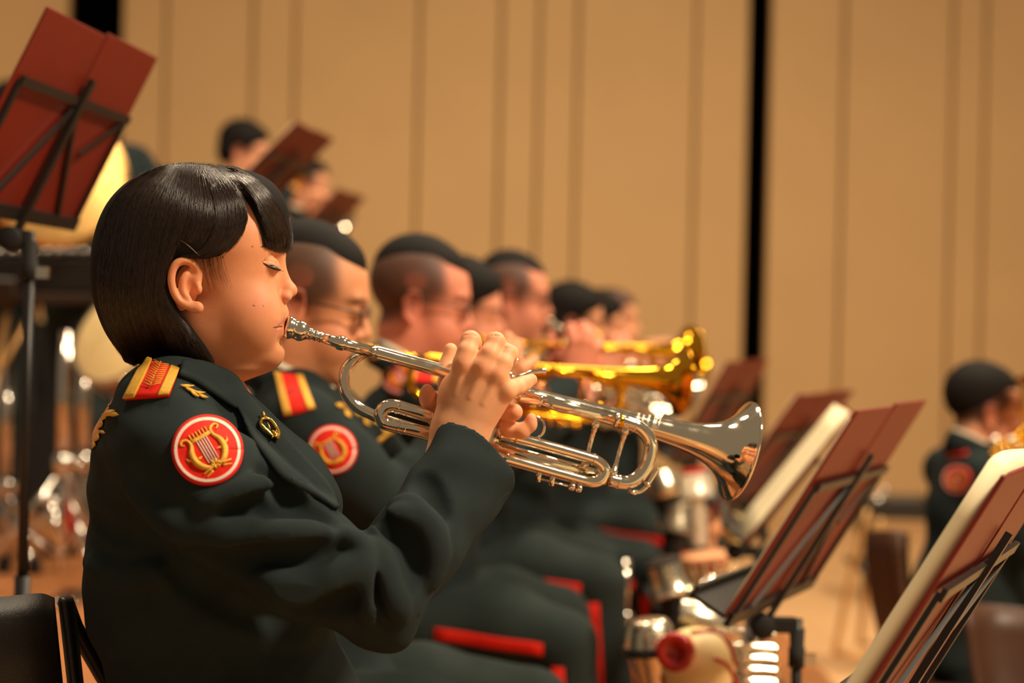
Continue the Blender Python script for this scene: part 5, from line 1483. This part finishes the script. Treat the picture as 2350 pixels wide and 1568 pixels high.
dr = thing('tilted_drum', P(250, 1000, 5.2), 'pale drum head tilted beside the woman\'s hair', 'drum')
ad = nrm(np.array([-.42, -.75, .42]))
put('head', lathe(P(268, 770, 5.2), ad, [(-.004, .150), (0, .150), (.002, .146), (.003, .002)], 40), M_CREAM, dr)
put('shell', lathe(P(268, 770, 5.2), ad, [(-.16, .146), (-.005, .147)], 40), mat('brown_drum_shell', (126, 66, 30), rough=.35, coat=.3), dr)
put('hoop', lathe(P(268, 770, 5.2), ad, [(-.016, .152), (-.016, .156), (.004, .156), (.004, .148)], 40, cap=False), M_CHROME, dr)
for k in range(6):
    a = k * 1.047; e1, e2 = nrm(np.cross(ad, (0, 0, 1))), None; e2 = np.cross(ad, e1); c = P(268, 770, 5.2) + .158 * (math.cos(a) * e1 + math.sin(a) * e2)
    put('tension_rod', tube(np.array([c, c - ad * .12]), .004, 6), M_CHROME, dr)
put('stand_post', tube(np.array([P(275, 830, 5.25), np.array([P(275, 830, 5.25)[0], 5.25, RZ2])]), .014, 10), M_CHROME, dr)

def tripod(cu, d, top_v, hub_v, label, spread=.27, r=.016):
    base = np.array([P(cu, 1200, d)[0], d, RZ2]); s_ = thing('cymbal_stand', base, label, 'stand', 'chrome percussion stands')
    tp = P(cu, top_v, d); hb = np.array([base[0], d, P(cu, hub_v, d)[2]])
    put('outer_tube', tube(np.array([np.array([base[0], d, tp[2]]), hb]), r * 1.25, 12), M_CHROME, s_)
    put('lower_tube', tube(np.array([hb, base + np.array([0, 0, .05])]), r * .75, 12), M_CHROME, s_)
    put('clamp', lathe(hb, (0, 0, 1), [(-.03, .024), (.0, .03), (.03, .026)], 14), M_CHROME, s_)
    put('wing_nut', boxo(hb + np.array([.02, -.03, -.01]), (.05, 0, 0), (0, .015, 0), (0, 0, .03)), M_CHROME, s_)
    for k in range(3):
        a = -.9 + k * 2.094; e = base + np.array([spread * math.cos(a), spread * math.sin(a), .012]); m_ = base + np.array([spread * .5 * math.cos(a), spread * .5 * math.sin(a), .16])
        lg = put('leg', tube(np.array([hb + np.array([0, 0, -.02]), e]), .009, 8), M_CHROME, s_)
        put('brace', tube(np.array([base + np.array([0, 0, .10]), .5 * (hb + e)]), .006, 8), M_CHROME, lg)
        put('rubber_foot', lathe(e - np.array([0, 0, .012]), (0, 0, 1), [(0, .026), (.05, .018), (.055, .01)], 10), M_BLACKM, lg)
    return s_
tripod(142, 5.35, 760, 1065, 'thick chrome percussion stand, left of the woman\'s back')
tripod(186, 5.75, 780, 1060, 'second chrome percussion stand nearest the woman\'s back', spread=.24)
tripod(10, 5.9, 800, 1120, 'chrome percussion stand at the left frame edge', spread=.25)
dp = thing('drum_pedal', (P(130, 1290, 5.1)[0], 5.1, RZ2), 'bright chrome pedal rod on the platform at the left', 'pedal')
put('rod', tube(np.array([P(117, 1150, 5.1), P(142, 1275, 5.1)]), .011, 10), M_CHROME, dp)
put('plate', bevel_box((P(120, 1300, 5.1)[0], 5.0, RZ2), (.09, 0, 0), (0, .26, 0), (0, 0, .02), .005, 1), M_CHROME, dp)
put('joint', lathe(P(117, 1150, 5.1) - np.array([.02, 0, 0]), (1, 0, 0), [(0, .012), (.04, .012)], 10), M_CHROME, dp)
